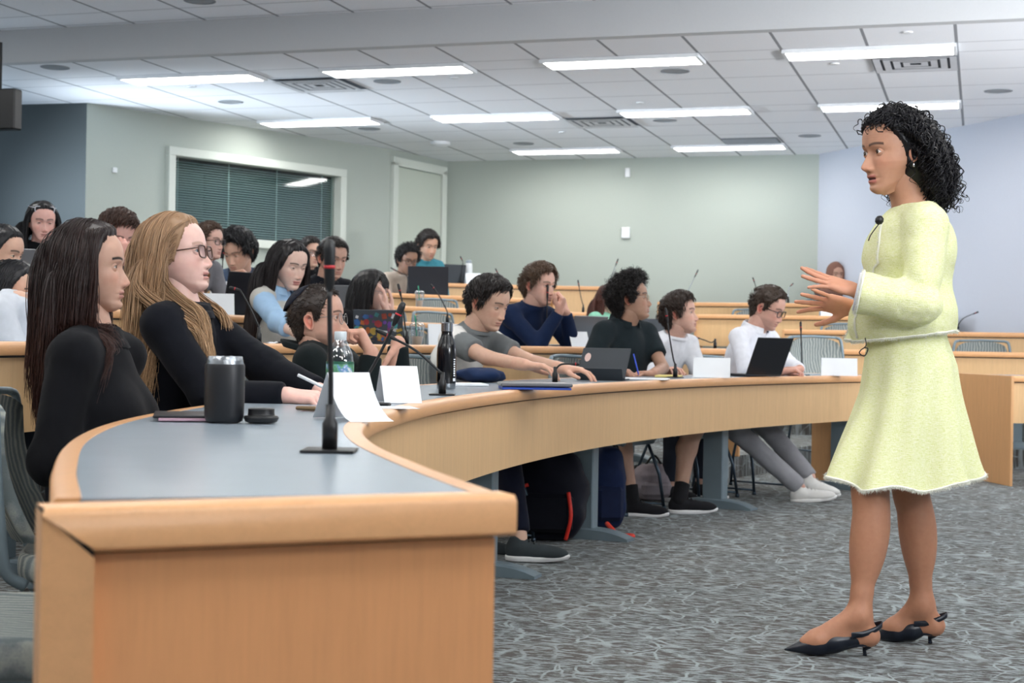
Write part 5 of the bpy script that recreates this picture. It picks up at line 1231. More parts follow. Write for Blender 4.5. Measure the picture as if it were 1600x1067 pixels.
        nf = nrm(F_ + 0 * B)
        def disp(P):
            wgt = .35 * np.ones(len(P))
            for nm_ in 'RL': wgt = wgt + 1.2 * np.exp(-(np.linalg.norm(P - elb[nm_], axis=1) / .09) ** 2) + .6 * np.exp(-(np.linalg.norm(P - SLs[nm_], axis=1) / .1) ** 2)
            return (ffn(P) + f2(P)) * wgt
        nb = N_ + spine * .035
        def cut(P):                                      # neckline opening
            q = P - nb; r = np.linalg.norm(q - np.outer(q @ spine, spine), axis=1); ax_d = q @ spine + (.25 if collar == 'shirt' else .06) * (q @ B)
            return np.where((ax_d > -.012) & (r < .088), .02, -1)
        v, q = g.mesh(disp, cut if collar != 'none' else None, 1)
        cfn = top if callable(top) else None
        cc = cfn(v, dict(N=N_, P=Pv, spine=spine, S=SLs, E=elb, W=wr, B=B, BR=BR)) if cfn else np.array(top)
        o = mesh_obj(jk or 'shirt', v, q, topmat or M['cloth'], root, True, cc)
        tc = np.array(collar_col(top, v, cc)) if collar else None
        if collar in ('crew', 'shirt', 'high'):
            hc = {'crew': .014, 'shirt': .034, 'high': .03}[collar]; aa = np.linspace(0, 2 * np.pi, 41); rr = {'crew': .070, 'shirt': .071, 'high': .068}[collar] * (.93 if female else 1); P = []; c0 = N_ + spine * .012 - B * .004
            op = .32 if collar == 'shirt' else 0
            for i, (dr, dh) in enumerate(((.006, -.012), (.004, .2 * hc), (0.001, hc), (.004, hc + .002), (.013, hc * .75), (.020, -.006))):
                row = []
                for a in (np.linspace(op, 2 * np.pi - op, 41) if op else aa):
                    dirv = B * math.cos(a) + BR * math.sin(a); row.append(c0 + dirv * (rr + dr + .010 * max(0, math.cos(a))) * V(1, 1, 1) + spine * (dh - .028 * (math.cos(a) + .2)))
                P.append(row)
            MB().grid(np.array(P)).build('collar', M['cloth'], o, True, cols=tc)
    if hair:
        be = [(N_ - spine * .04, V(.115 * bw, .10, .075), np.array([BR, np.cross(UP, BR), UP])), (Ch, V(.155 * bw, .125, .19), np.array([BR, nrm(np.cross(spine, BR)), spine]))]
        if hair.get('shoulder'): be += [(SLs['R'] + UP * .0, V(.078, .078, .066), np.eye(3))]
        make_hair(hair, root, f, Hc, R3, sc, np.array(haircol), seed, be, coltip)
    if glass: glasses(root, Hc, R3, sc, *glass)
    info = dict(root=root, Hc=Hc, R3=R3, sc=sc, N=N_, P=Pv, S=SLs, E=elb, W=wr, B=B, BR=BR, f=f, spine=spine, an=an, kn=kn)
    if extra: extra(info)
    return info
def collar_col(top, v, cc): return cc[np.argmax(v[:, 2])] if np.ndim(cc) == 2 else cc
def shoe_mesh(root, An, d, col, sole, pt=0, sock=None, knee=None):
    """An ankle joint ~0.09 above the sole; d toe direction"""
    d = nrm(d); up_ = UP if abs(d[2]) < .35 else nrm(UP - d * d[2]); up_ = nrm(up_ - d * (up_ @ d)); t = np.cross(d, up_); ax = np.array([t, d, up_]); b = An - up_ * .09
    g = Field(.007, .02); g.ell(b + d * .10 + up_ * .036, (.043, .115, .036), ax); g.ell(b - d * .01 + up_ * .045, (.036, .055, .05), ax); g.cap(b + up_ * .06 - d * .005, b + up_ * .088 - d * .008, .040, .036); g.cap(b + up_ * .06, b + d * .08 + up_ * .045, .034, .030)
    v, q = g.mesh(cut=lambda P: -(((P - b) @ up_) - .016)); o = mesh_obj('shoe', v, q, M['cloth'], root, True, np.array(col))
    P = []
    for z, e in ((.001, .97), (.003, 1.0), (.014, 1.03), (.022, 1.02), (.022, .9)):
        row = []
        for a in np.linspace(0, 2 * np.pi, 36, endpoint=False):
            y = math.cos(a); x = math.sin(a); wd = .044 if y > -.2 else .036 + .008 * (1 - (-.2 - y) / .8); L_ = .215 if y > 0 else .062
            row.append(b + d * (y * (L_ if y > 0 else L_) * e + .0) + t * x * wd * e + up_ * (z + .012 * max(0, y) ** 4))
        P.append(row)
    P = np.array(P); m = MB().grid(P, True); m.add(P[0], [tuple(range(36))]); m.add(P[-1], [tuple(range(36))[::-1]]); m.build('sole', M['cloth'], o, True, cols=np.array(sole))
    lc = MB()
    for i in range(4):
        c = b + d * (.045 + .022 * i) + up_ * (.092 - .0085 * i); lc.tube(catmull([c - t * .022 - up_ * .006, c + up_ * .002, c + t * .022 - up_ * .006], 4), .003, 5)
    lc.build('laces', M['cloth'], o, True, cols=np.clip(np.array(col) * .6 + .02, 0, 1))
    if sock is not None and knee is not None:
        u = nrm(knee - An); m = Field(.008, .01); m.cap(An - u * .02, An + u * .09, .042, .045, flat=(An + u * .085, u)); v, q = m.mesh(); mesh_obj('sock', v, q, M['cloth'], root, True, np.array(sock))
# ------------------------------------------------------------------ the students
BLK = (.005, .005, .007); 
SK = {'fair': (.70, .44, .36), 'tan': (.56, .34, .25), 'mid': (.48, .28, .19), 'brown': (.30, .165, .105), 'asian': (.66, .42, .31), 'dark': (.22, .12, .08)}
DK = (.014, .010, .009)
def A(px, py, d): return at(px, py, d)
def near_dir(phi, p=0): return facing(phi, p)
Cm = -FW   # towards the camera
I1 = person(140, 419, 3.80, 'person with long dark brown hair in a black sweater, nearest at left, in profile', 0, phi=-4, pitch=2, bphi=6, hs=.92, skin=SK['tan'], face=dict(brow=(.02, .013, .01), jaw=.95, browk=1.0), female=True, near=True,
    hair=dict(kind='long', len=.335, shoulder=True, lmin=.8, n=2600, N=26, thick=.016, layer=.026, r=.0022, part=.0, rooty=.06, curtain=.034, cslope=.0, czone=.10, line=[(0, .085), (.6, .078), (.95, .055), (1.1, .02), (1.3, -.03), (3.15, -.09)], wave=.008, wf=7, name='hair'), haircol=(.018, .010, .009), coltip=(.060, .024, .018),
    top=(.0035, .004, .006), collar='crew', seed=11, nshift=RT * .07 - UP * .045, pelv=np.array([*A(168, 700, 3.76)[:2], .565]), arms=dict(R=dict(w=A(238, 700, 3.60), hint=V(0, 0, -1) + Cm * .3), L=dict(w=A(250, 668, 3.95))), build_w=1.06, bottom=(.01, .01, .013))
I2 = person(276, 399, 4.45, 'person with long blonde hair and tortoiseshell glasses writing with a white stylus', 0, phi=8, pitch=9, bphi=14, hs=.97, skin=(.80, .53, .46), face=dict(brow=(.30, .17, .09), iris=(.12, .16, .2), jaw=.93, open=.003, lip=(.6, .25, .22), browk=.5), female=True, near=True,
    hair=dict(kind='long', len=.46, n=2600, N=26, thick=.014, layer=.022, r=.0020, part=-.012, front=.45, rooty=.075, curtain=.010, czone=.085, line=[(0, .082), (.5, .078), (.8, .062), (1.0, .03), (1.2, -.0), (1.35, -.03), (3.15, -.09)], wave=.012, wf=8, cv=.3), haircol=(.34, .205, .115), coltip=(.52, .33, .18),
    top=(.004, .005, .009), collar='crew', seed=22, build_w=1.02, nshift=RT * .075 - UP * .022, arms=dict(R=dict(w=A(450, 618, 4.2), hint=V(0, 0, -1) - FW * .2, d=facing(10, -4), curl=.85, n=V(0, 0, -1) + FW * .3, ic=.6), L=dict(w=A(500, 612, 4.35), d=facing(0, -5), curl=.8)), bottom=(.01, .01, .013), glass=((78, 48, 34), 'square'))
# white stylus in her hand
t = MB(); a_, b_ = A(466, 586, 4.02), A(520, 612, 3.98); t.tube([a_, a_ + (b_ - a_) * .9, b_], [.0046, .0046, .001], 12); tag(t.build('stylus', M['paper'], None, True), 'white stylus held by the blonde student', 'stylus')
# clear hair slide of hers: pale front streak
def skullcap(I):
    X, Y, Z, col, A_ = head_points(96, 70, I['f'], False); L = np.stack([X, Y, Z], -1); c = V(0, -.01, .02); n_ = nrm(L - c); ctr = nrm(V(0, -.62, .72)); dd = np.arccos(np.clip(n_ @ ctr, -1, 1))
    P = []
    e1 = nrm(np.cross(ctr, V(1, 0, 0))); e2 = np.cross(ctr, e1)
    for i, r in enumerate(np.linspace(0.02, .62, 12)):
        row = []
        for a in np.linspace(0, 2 * np.pi, 40, endpoint=False):
            v = ctr * math.cos(r) + (e1 * math.cos(a) + e2 * math.sin(a)) * math.sin(r); R = V(.0775, .108, .104) + .013; k = 1 / np.linalg.norm(v / R); row.append(c + V(0, 0, -.006) + v * k)
        P.append(row)
    P = to_world(np.array(P, float), I['Hc'], I['R3'], I['sc']); ins = P[-1] * 1.0 + (I['Hc'] - P[-1]) * .03
    MB().grid(np.concatenate([P, ins[None]]), True).build('skullcap', M['cloth'], I['root'], True, cols=np.array((.012, .014, .025)))
person(498, 500, 5.5, 'person with black skullcap, rimless glasses and dark shirt, hands clasped at the chin', 0, phi=9, pitch=6, bphi=12, hs=1.0, skin=(.60, .36, .27), face=dict(stubble=.42, open=.003, nose=1.12), near=True,
    hair=dict(kind='short', n=1700, len=.020, thick=.006, lift=.35, comb=(.1, .7, .1), r=.0013, bump=.001, top=.004, mess=.3), haircol=(.03, .02, .016), top=(.006, .010, .011), collar='high', seed=33, neck=A(490, 550, 5.52), lean=-1,
    arms=dict(R=dict(w=A(580, 552, 5.38), hint=V(0, 0, -1) + RT * 1.0, d=nrm(UP * .9 - RT * .45), n=-RT * .9 - UP * .3, curl=1.5, t=FW), L=dict(w=A(622, 536, 5.62), hint=V(0, 0, -1) + RT * 1.2, d=nrm(-RT * .35 - UP), n=-RT * .9 - Cm * -.2, curl=.25, t=Cm)), glass=((150, 150, 150), 'round', True), extra=skullcap, feet=dict(R=dict(k=A(600, 690, 5.35), a=np.array([*A(650, 690, 5.2)[:2], .09])), L=dict(k=A(640, 680, 5.8), a=np.array([*A(670, 690, 5.7)[:2], .09]))))
def stripes(v, I):
    h = (v - I['N']) @ I['spine']; c = np.tile(V(.17, .185, .19), (len(v), 1)); w = V(.78, .77, .74); c[(h < -.085) & (h > -.205)] = w
    for k in 'RL':
        u = nrm(I['E'][k] - I['S'][k]); t = (v - I['S'][k]) @ u; near_ = np.linalg.norm(v - I['S'][k] - np.outer(t, u), axis=1) < .085
        side = np.abs((v - I['N']) @ I['BR']) > .135
        m = near_ & side; c[m & (t < .075)] = w; c[m & (t >= .075)] = V(.17, .185, .19)
    return c
person(764, 474, 7.35, 'person with black hair in grey and white striped sweater typing', 0, phi=36, pitch=-17, bphi=30, hs=1.04, skin=SK['asian'], face=dict(eye=.35), gaze=V(0, .9, -.45),
    hair=dict(kind='short', n=1300, len=.055, thick=.011, lift=.3, comb=(.75, .35, -.1), r=.0026, part=-.035, top=.014, bump=.004), haircol=DK, top=stripes, sleeve='short', collar='crew', seed=44, bottom=(.006, .008, .020),
    arms=dict(R=dict(w=A(866, 586, 6.75), hint=V(0, 0, -1) + Cm * .6, d=facing(8, -4), curl=.45), L=dict(w=A(884, 577, 7.2), hint=V(0, 0, -1) + FW * .2, d=facing(20, -4), curl=.4)),
    feet=dict(R=dict(a=A(812, 843, 6.6), k=A(790, 700, 6.75), dir=facing(10)), L=dict(a=A(745, 838, 6.9), k=A(745, 690, 7.0))), shoe=(.045, .055, .06))
def polo(v, I): return np.tile(V(.011, .018, .022), (len(v), 1))
person(987, 468, 8.75, 'person with curly black hair and glasses writing in a dark polo shirt', 0, phi=12, pitch=9, bphi=48, hs=1.03, skin=(.42, .25, .175), hair=dict(kind='curls', n=1500, len=.05, thick=.022, lift=.9, comb=(.0, .1, .3), r=.0024, bump=.006, mess=.5, cr=.007), haircol=(.012, .010, .010),
    top=polo, sleeve='short', collar='shirt', seed=55, glass=((190, 180, 160), 'round', True), legs='shorts', bottom=(.02, .02, .025), build_w=1.08,
    arms=dict(R=dict(w=A(958, 579, 8.35), hint=V(0, 0, -1) - RT * .8, d=facing(15, -3), curl=.95, ic=.7), L=dict(w=A(1020, 584, 8.5), hint=V(0, 0, -1) + RT * .8, d=facing(150, 0), curl=.5)),
    feet=dict(R=dict(a=A(987, 781, 8.45), k=A(972, 668, 8.5), dir=facing(25)), L=dict(a=A(1062, 777, 8.6), k=A(1085, 668, 8.75), dir=facing(-5)), sockc=(.012, .012, .014)), shoe=(.014, .014, .017))
person(1063, 491, 9.4, 'person with brown hair in a white T-shirt looking up to the right', 0, phi=20, pitch=8, bphi=48, hs=1.03, skin=(.66, .41, .32), face=dict(stubble=.12), hair=dict(kind='short', n=1200, len=.06, thick=.018, lift=.3, comb=(.5, .3, -.3), r=.0026, top=.012, part=.0, bump=.004), haircol=(.030, .018, .013),
    top=(.78, .80, .84), sleeve='long', collar='crew', seed=66, bottom=(.03, .035, .05), arms=dict(R=dict(w=A(1040, 582, 9.0)), L=dict(w=A(1115, 580, 9.2))))
person(1200, 482, 9.65, 'person in white shirt and dark glasses with white sneakers behind a black laptop', 0, phi=32, pitch=-20, bphi=40, hs=1.08, skin=(.62, .36, .28), face=dict(stubble=.3, eye=.4), gaze=V(0, .9, -.4), hair=dict(kind='short', n=1100, len=.03, thick=.010, lift=.6, comb=(.1, .6, .3), r=.002, top=.014, bump=.002), haircol=(.05, .032, .022),
    top=(.80, .82, .88), collar='shirt', seed=77, glass=((20, 18, 24), 'square'), bottom=(.33, .33, .35), build_w=1.1,
    arms=dict(R=dict(w=A(1222, 580, 9.25), hint=V(0, 0, -1) - RT * .8, d=facing(10, 5), curl=.9), L=dict(w=A(1250, 577, 9.4), hint=V(0, 0, -1) + RT * .5, d=facing(160, 0), curl=.9)),
    feet=dict(R=dict(a=A(1250, 762, 9.35), k=A(1150, 672, 9.45), dir=facing(4, 4)), L=dict(a=A(1266, 746, 9.55), k=A(1195, 665, 9.75), dir=facing(-8, -12)), sole=(.82, .82, .8), ank=.0, cuff=.055), shoe=(.76, .75, .72))
# second row
def vest(v, I):
    c = np.tile(V(.50, .49, .45), (len(v), 1))
    for k in 'RL':
        for p_, q_, t0 in ((I['S'][k], I['E'][k], .12), (I['E'][k], I['W'][k], -.1)):
            w_ = q_ - p_; t = ((v - p_) @ w_) / (w_ @ w_); c[(np.linalg.norm(v - p_ - np.clip(t, 0, 1)[:, None] * w_, axis=1) < .078) & (t > t0)] = V(.33, .50, .70)
    h = (v - I['N']) @ I['spine']; c[(h > -.05) & (np.abs((v - I['N']) @ I['BR']) < .10)] = V(.33, .50, .70); return c
person(452, 414, 7.9, 'person with very long black hair in light blue shirt and cream vest', TIERZ[2], phi=44, pitch=-14, bphi=22, hs=1.03, skin=(.72, .50, .41), face=dict(eye=.35, lip=(.5, .14, .13)), gaze=V(0, .9, -.45), female=True,
    hair=dict(kind='long', len=.66, n=2300, N=26, thick=.014, layer=.022, r=.0026, part=.02, curtain=.03, czone=.07, line=[(0, .082), (.5, .076), (.8, .05), (1.0, .0), (1.2, -.03), (3.15, -.09)]), haircol=(.011, .009, .010), coltip=(.035, .018, .014),
    top=vest, sleeve='rolled', collar='shirt', seed=88, arms=dict(R=dict(w=A(478, 533, 7.35), hint=V(0, 0, -1) - RT * .6, d=facing(5, -2), curl=.4), L=dict(w=A(500, 528, 7.9), d=facing(10, 0))), bottom=(.02, .02, .03))
person(580, 456, 8.9, 'person with black bob haircut and glasses covering the mouth with both hands', TIERZ[2], phi=10, pitch=-4, bphi=15, hs=1.0, skin=(.70, .48, .40), female=True, hair=dict(kind='long', len=.23, n=1900, N=16, thick=.018, layer=.012, r=.0028, part=.0, curtain=.035, czone=.09, bangs=.05, lmin=.93, line=[(0, .08), (.6, .074), (.9, .05), (1.1, .0), (1.3, -.03), (3.15, -.09)]), haircol=(.010, .009, .010),
    top=BLK, collar=None, seed=99, glass=((140, 140, 145), 'round', True), arms=dict(R=dict(w=A(603, 486, 8.75), hint=V(0, 0, -1) + RT * .6 + Cm * .5, d=nrm(UP - RT * .05), n=-RT, curl=.35, t=Cm * .2 - RT), L=dict(w=A(611, 488, 8.95), hint=V(0, 0, -1) + RT * .6 + FW * .3, d=nrm(UP), n=-RT, curl=.35, t=Cm * .3 - RT)))
person(843, 446, 9.6, 'person with light brown hair in a navy jacket, clasped hands at the chin', TIERZ[2], phi=40, pitch=-4, bphi=42, hs=1.06, skin=(.68, .42, .33), hair=dict(kind='short', n=1200, len=.055, thick=.016, lift=.45, comb=(.5, .5, .1), r=.0026, top=.014, part=-.02, bump=.005), haircol=(.085, .05, .03), top=(.008, .018, .055), collar='high', seed=101, build_w=1.12, topmat=None,
    arms=dict(R=dict(w=A(874, 487, 9.42), hint=V(0, 0, -1) - RT * .4, d=nrm(UP + RT * .25), n=facing(200), curl=1.3, t=Cm), L=dict(w=A(884, 488, 9.58), hint=V(0, 0, -1) + RT * .5, d=nrm(UP - RT * .3), n=facing(200), curl=1.3, t=-RT)))
person(22, 455, 5.6, 'person in a white shirt with long dark hair at the left edge', TIERZ[2] - .1, phi=10, pitch=-10, bphi=10, hs=.9, skin=SK['asian'], female=True, hair=dict(kind='long', len=.34, n=1100, N=18, thick=.012, layer=.02, r=.003, part=.0, curtain=.02, czone=.08), haircol=(.012, .012, .015), top=(.62, .66, .72), collar=None, seed=102, neck=A(30, 470, 5.35), elev=-.0)
# third row
person(185, 372, 7.9, 'person with tousled brown hair resting cheek on a fist between the two nearest students', TIERZ[3], phi=52, pitch=-14, bphi=40, hs=1.05, skin=(.66, .38, .32), face=dict(eye=.45), hair=dict(kind='short', n=1400, len=.065, thick=.020, lift=.45, comb=(.5, .4, -.1), r=.0028, top=.014, bump=.006), haircol=(.055, .028, .020), top=(.02, .03, .055), collar='crew', seed=103,
    arms=dict(R=dict(w=A(192, 408, 7.6), hint=V(0, 0, -1), d=nrm(UP + RT * .1), n=facing(230), curl=1.3, t=-RT), L=dict(w=A(212, 450, 7.7))))
person(300, 445, 8.7, 'person with auburn long hair mostly hidden behind the blonde student', TIERZ[3] - .1, phi=20, pitch=-25, bphi=20, hs=.95, skin=SK['fair'], female=True, hair=dict(kind='long', len=.34, n=900, N=16, thick=.014, layer=.02, r=.003, curtain=.03, czone=.08), haircol=(.20, .09, .035), top=(.70, .70, .72), collar=None, seed=104, res=.012)
person(520, 404, 10.6, 'person with short black hair in a black T-shirt behind a grey laptop', TIERZ[3], phi=52, pitch=-12, bphi=45, hs=1.12, skin=(.52, .31, .235), face=dict(eye=.6), hair=dict(kind='short', n=900, len=.03, thick=.012, lift=.4, comb=(.3, .6, .1), r=.0028, top=.012), haircol=DK, top=(.004, .005, .009), sleeve='short', collar='crew', seed=105, build_w=1.1)
person(953, 468, 12.9, 'person with auburn hair in a green top, half hidden behind the curly haired student', TIERZ[3], phi=45, pitch=-10, hs=1.02, skin=SK['fair'], female=True, hair=dict(kind='long', len=.3, n=800, N=14, thick=.016, layer=.02, r=.004, curtain=.03, czone=.08), haircol=(.075, .022, .014), top=(.25, .55, .40), collar=None, seed=106, lean=-1)
# fourth row and up
person(371, 393, 11.0, 'person with black hair in a blue-grey T-shirt, hand at the chin', TIERZ[4], phi=110, pitch=-24, bphi=90, hs=1.2, skin=SK['asian'], face=dict(eye=.4), gaze=V(0, .9, -.4), hair=dict(kind='short', n=1100, len=.07, thick=.022, lift=.4, comb=(.5, .6, 0), r=.0034, top=.016, part=-.02, bump=.006), haircol=(.010, .010, .012), top=(.13, .19, .30), sleeve='short', collar='crew', seed=107,
    arms=dict(L=dict(w=A(392, 437, 10.6), hint=V(0, 0, -1) + RT * .9, d=nrm(UP * .6 - RT * .6), n=-RT, curl=1.2, t=Cm), R=dict(w=A(352, 455, 10.7))))
person(327, 378, 10.2, 'person with short brown hair and glasses looking right, behind the blonde student', TIERZ[4], phi=25, pitch=0, hs=1.0, skin=SK['fair'], hair=dict(kind='short', n=800, len=.04, thick=.012, lift=.5, comb=(.2, .6, .3), r=.003, top=.01), haircol=(.07, .038, .024), top=(.2, .2, .22), collar='crew', seed=108, glass=((60, 50, 45), 'square'))
person(66, 347, 9.4, 'person with long black hair and sunglasses pushed up on the head, against the dark wall', TIERZ[4], phi=62, pitch=-8, bphi=60, hs=1.0, skin=(.70, .42, .36), female=True, face=dict(eye=.4), hair=dict(kind='long', len=.5, n=1300, N=20, thick=.014, layer=.022, r=.0032, part=.01, curtain=.03, czone=.07), haircol=(.009, .009, .011), top=BLK, collar=None, seed=109,
    extra=lambda I: glasses(I['root'], I['Hc'] + I['R3'][2] * .085 - I['R3'][1] * .03, I['R3'], 1.0, (190, 195, 205), 'square', False, 'sunglasses'))
person(2, 396, 7.4, 'person with black hair and red top at the left edge', TIERZ[3], phi=10, pitch=-10, hs=1.1, skin=SK['asian'], female=True, hair=dict(kind='long', len=.28, n=900, N=16, thick=.014, layer=.012, r=.0034, curtain=.0, czone=.08), haircol=(.009, .009, .011), top=(.55, .02, .03), collar=None, seed=110)
person(485, 395, 12.7, 'person with black hair and glasses behind the long haired student in light blue', TIERZ[5] - .1, phi=50, pitch=-4, hs=1.0, skin=(.58, .36, .27), hair=dict(kind='short', n=700, len=.035, thick=.014, lift=.5, comb=(.3, .5, .2), r=.0036, top=.01), haircol=DK, top=BLK, collar='crew', seed=111, glass=((30, 30, 35), 'square'))
person(637, 406, 15.0, 'person with black curly hair and glasses in a beige top behind the large black laptop', TIERZ[5], phi=60, pitch=-14, hs=1.12, skin=(.27, .15, .10), face=dict(eye=.5), hair=dict(kind='curls', n=600, len=.04, thick=.018, lift=.8, comb=(0, .1, .3), r=.0036, mess=.5), haircol=(.010, .009, .010), top=(.50, .42, .35), collar='crew', seed=112, glass=((30, 24, 24), 'square'), build_w=1.1)
person(669, 384, 15.4, 'person with black hair in a teal shirt at the back corner beside the door', TIERZ[6] - .1, phi=58, pitch=-14, hs=1.12, skin=(.50, .29, .20), face=dict(stubble=.35), hair=dict(kind='short', n=700, len=.05, thick=.02, lift=.5, comb=(.3, .5, .1), r=.004, top=.014), haircol=DK, top=(.05, .22, .28), collar='crew', seed=113)
def scarf(I):
    g = Field(.010, .02); H_, R_, s_ = I['Hc'], I['R3'], I['sc']
    g.ell(H_ + R_[2] * .012 * s_ - R_[1] * .02 * s_, (.098 * s_, .118 * s_, .132 * s_), R_); g.cap(H_ - R_[2] * .07 * s_, I['N'] - UP * .02, .085, .12, k=.05); g.ell(I['N'] - UP * .05, (.19, .13, .08), np.array([I['BR'], np.cross(UP, I['BR']), UP]), k=.05)
    g.ell(H_ + R_[1] * .095 * s_ - R_[2] * .012 * s_, (.062 * s_, .09 * s_, .092 * s_), R_, mode='-', k=.01)
    v, q = g.mesh(folds(.004, 40, 3)); mesh_obj('headscarf', v, q, M['cloth'], I['root'], True, np.array((.20, .10, .075)))
person(1306, 429, 16.6, 'person in a brown headscarf far behind the speaker hands', TIERZ[5], phi=80, pitch=-4, hs=1.0, skin=(.48, .28, .20), female=True, haircol=DK, top=(.10, .07, .065), collar=None, seed=114, extra=scarf)

# blue pen of the curly haired student
t = MB(); a_, b_ = A(998, 586, 8.33), A(990, 553, 8.35); t.tube([a_, a_ * .9 + b_ * .1, b_], [.001, .004, .004], 8); tag(t.build('pen', plain('blue_pen', (30, 70, 190), .4), None, True), 'blue pen in the hand of the student in dark polo shirt', 'pen')
# ------------------------------------------------------------------ the standing speaker
SPD = 4.8
def SPK():
    skin = V(.50, .265, .17); Hc = A(1397, 238, 4.80); F_ = facing(160, -5); Rr = nrm(np.cross(F_, UP)); U_ = np.cross(Rr, F_); R3 = np.array([Rr, F_, U_]); sc = 1.09
    B = facing(168); BR = np.cross(B, UP); root = empty('person', (*A(1405, 1000, 4.82)[:2], 0), 'speaker with curly black hair in pale yellow tweed suit standing with both hands raised', 'person')
    f = dict(skin=skin, brow=V(.03, .018, .014), lip=V(.48, .16, .14), jaw=.86, w=.96, open=.004, iris=(.05, .028, .015), nose=1.3, eye=1.5)
    na, nz = 380, 230; X, Y, Z, col, A_ = head_points(na, nz, f); Y = Y + .0006 * np.sin(Z * 900) * np.exp(-((Z - .05) / .018) ** 2) * (np.cos(A_) > .3)
    parts = [(to_world(np.stack([X, Y, Z], -1).reshape(-1, 3), Hc, R3, sc), quads(nz, na), col.reshape(-1, 3))]
    for sd in (-1, 1): ev, ef, ec = ear_mesh(sd, f); parts.append((to_world(ev, Hc, R3, sc), ef, ec))
    N_ = A(1430, 332, 4.82); S = {'L': A(1447, 352, 4.655), 'R': A(1428, 352, 4.98)}
    E_ = {'L': A(1440, 476, 4.60), 'R': A(1425, 478, 5.02)}; W_ = {'L': A(1340, 456, 4.64), 'R': A(1332, 480, 4.93)}
    bd = Field(.007, .02); bd.cap(Hc - U_ * .07 - F_ * .02, N_, .056, .060, k=.02); bd.cap(N_, N_ - UP * .03, .07, .08); bd.cap(N_ - UP * .06, A(1420, 560, 4.82), .08, .09)
    for k in 'LR': bd.cap(S[k], E_[k], .045, .036); fa = nrm(W_[k] - E_[k]); bd.cap(E_[k], W_[k], .036, .0235, k=.015); bd.cap(N_ - UP * .03, S[k], .05, .045)
    v, q = bd.mesh(smooth=2); parts.append((v, q, skin))
    # hands: fingers spread, palms down and forward
    g = Field(.0026, .005); w = W_['L']; g.cap(E_['L'] * .2 + w * .8, w, .027, .0225, k=.01)
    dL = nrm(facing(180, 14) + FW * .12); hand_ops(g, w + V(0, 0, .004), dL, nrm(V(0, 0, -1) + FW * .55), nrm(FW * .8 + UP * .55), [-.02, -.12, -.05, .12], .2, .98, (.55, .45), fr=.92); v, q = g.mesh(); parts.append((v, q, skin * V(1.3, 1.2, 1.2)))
    g = Field(.0026, .005); w = W_['R']; g.cap(E_['R'] * .2 + w * .8, w, .028, .0235, k=.01)
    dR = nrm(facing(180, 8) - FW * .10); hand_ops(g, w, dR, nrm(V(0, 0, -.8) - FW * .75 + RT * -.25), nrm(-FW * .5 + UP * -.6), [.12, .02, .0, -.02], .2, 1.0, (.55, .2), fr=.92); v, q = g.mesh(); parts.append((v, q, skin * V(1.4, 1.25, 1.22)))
    # legs and feet
    lg = Field(.0065, .02)
    hip = {'L': A(1408, 600, 4.78), 'R': A(1425, 600, 4.86)}; K = {'L': A(1361, 772, 4.74), 'R': A(1424, 768, 4.90)}; AN = {'L': A(1343, 966, 4.70), 'R': A(1442, 948, 4.91)}; LF = {'L': 1, 'R': 1}
    TO = {'L': A(1243, 1008, 4.70), 'R': A(1372, 986, 4.96)}; HE = {'L': A(1358, 992, 4.70), 'R': A(1460, 976, 4.91)}; BALL = {'L': A(1275, 1004, 4.70), 'R': A(1398, 984, 4.94)}
    for k in 'LR':
        lg.cap(hip[k], K[k] + UP * .05, .070, .060, k=.03); lg.ell(K[k] + facing(180) * .012, (.048, .05, .062), k=.03); d = AN[k] - K[k]; c1 = K[k] + d * .30 + facing(0) * .012
        lg.cap(K[k], K[k] + d * .95, .047, .028, k=.02); ax = np.array([nrm(np.cross(nrm(d), FW)), FW, nrm(d)]); lg.ell(c1, (.054, .052, .125), ax, k=.04); lg.ell(K[k] + d * .45 + facing(0) * .006, (.044, .044, .12), ax, k=.03)
        lg.cap(K[k] + d * .8, AN[k], .031, .029, k=.02); lg.cap(AN[k], HE[k], .031, .029, k=.02); lg.ell(AN[k] - FW * .022 + UP * .004, (.013, .013, .013), k=.01); lg.cap(AN[k] + UP * .01 - facing(0) * .005, BALL[k] + UP * .018, .034, .022, k=.03)
        lg.cap(BALL[k] + UP * .014 + FW * .014, BALL[k] * .45 + TO[k] * .55 + UP * .006, .020, .014); lg.cap(BALL[k] + UP * .010 - FW * .014, BALL[k] * .45 + TO[k] * .55 + UP * .006, .020, .014); lg.cap(HE[k] - UP * .006, BALL[k] + UP * .004, .026, .024, k=.03)
    v, q = lg.mesh(smooth=2); parts.append((v, q, skin * V(.92, .84, .78)))
    v, q, c = merge(parts); mesh_obj('body', v, q, M['skin'], root, True, c)
    for sd in (-1, 1):
        n1, n2 = 22, 18; u = np.linspace(0, 2 * np.pi, n1, endpoint=False); gzz = nrm(V(.05, 1, .03)); e1 = nrm(np.cross(gzz, V(0, 0, 1))); e2 = np.cross(e1, gzz); bb = np.linspace(0, np.pi, n2) * np.linspace(.25, 1, n2)
        P = np.array([[gzz * math.cos(b) + (e1 * math.cos(a) + e2 * math.sin(a)) * math.sin(b) for a in u] for b in bb]) * .0133; cc = np.array([[(.01, .01, .01) if b < .2 else (f['iris'] if b < .5 else (.74, .70, .68)) for a in u] for b in bb])
        mesh_obj('eye', to_world(P.reshape(-1, 3) + V(sd * .0315, .0655, 0), Hc, R3, sc), quads(n2, n1), M['eye'], root, True, cc.reshape(-1, 3))
    # tweed
    m = NT('pale_yellow_tweed'); P_ = m.coord(scale=(1, 1, 1)); w1 = m.noise(m.coord(scale=(40, 40, 260)), 2.0, 3); w2 = m.noise(m.coord(scale=(260, 260, 60)), 2.0, 2); fl = m.noise(m.coord(), 380, 2)
    fac = m.math('ADD', m.math('MULTIPLY', w1, .5), m.math('ADD', m.math('MULTIPLY', w2, .3), m.math('MULTIPLY', fl, .25)))
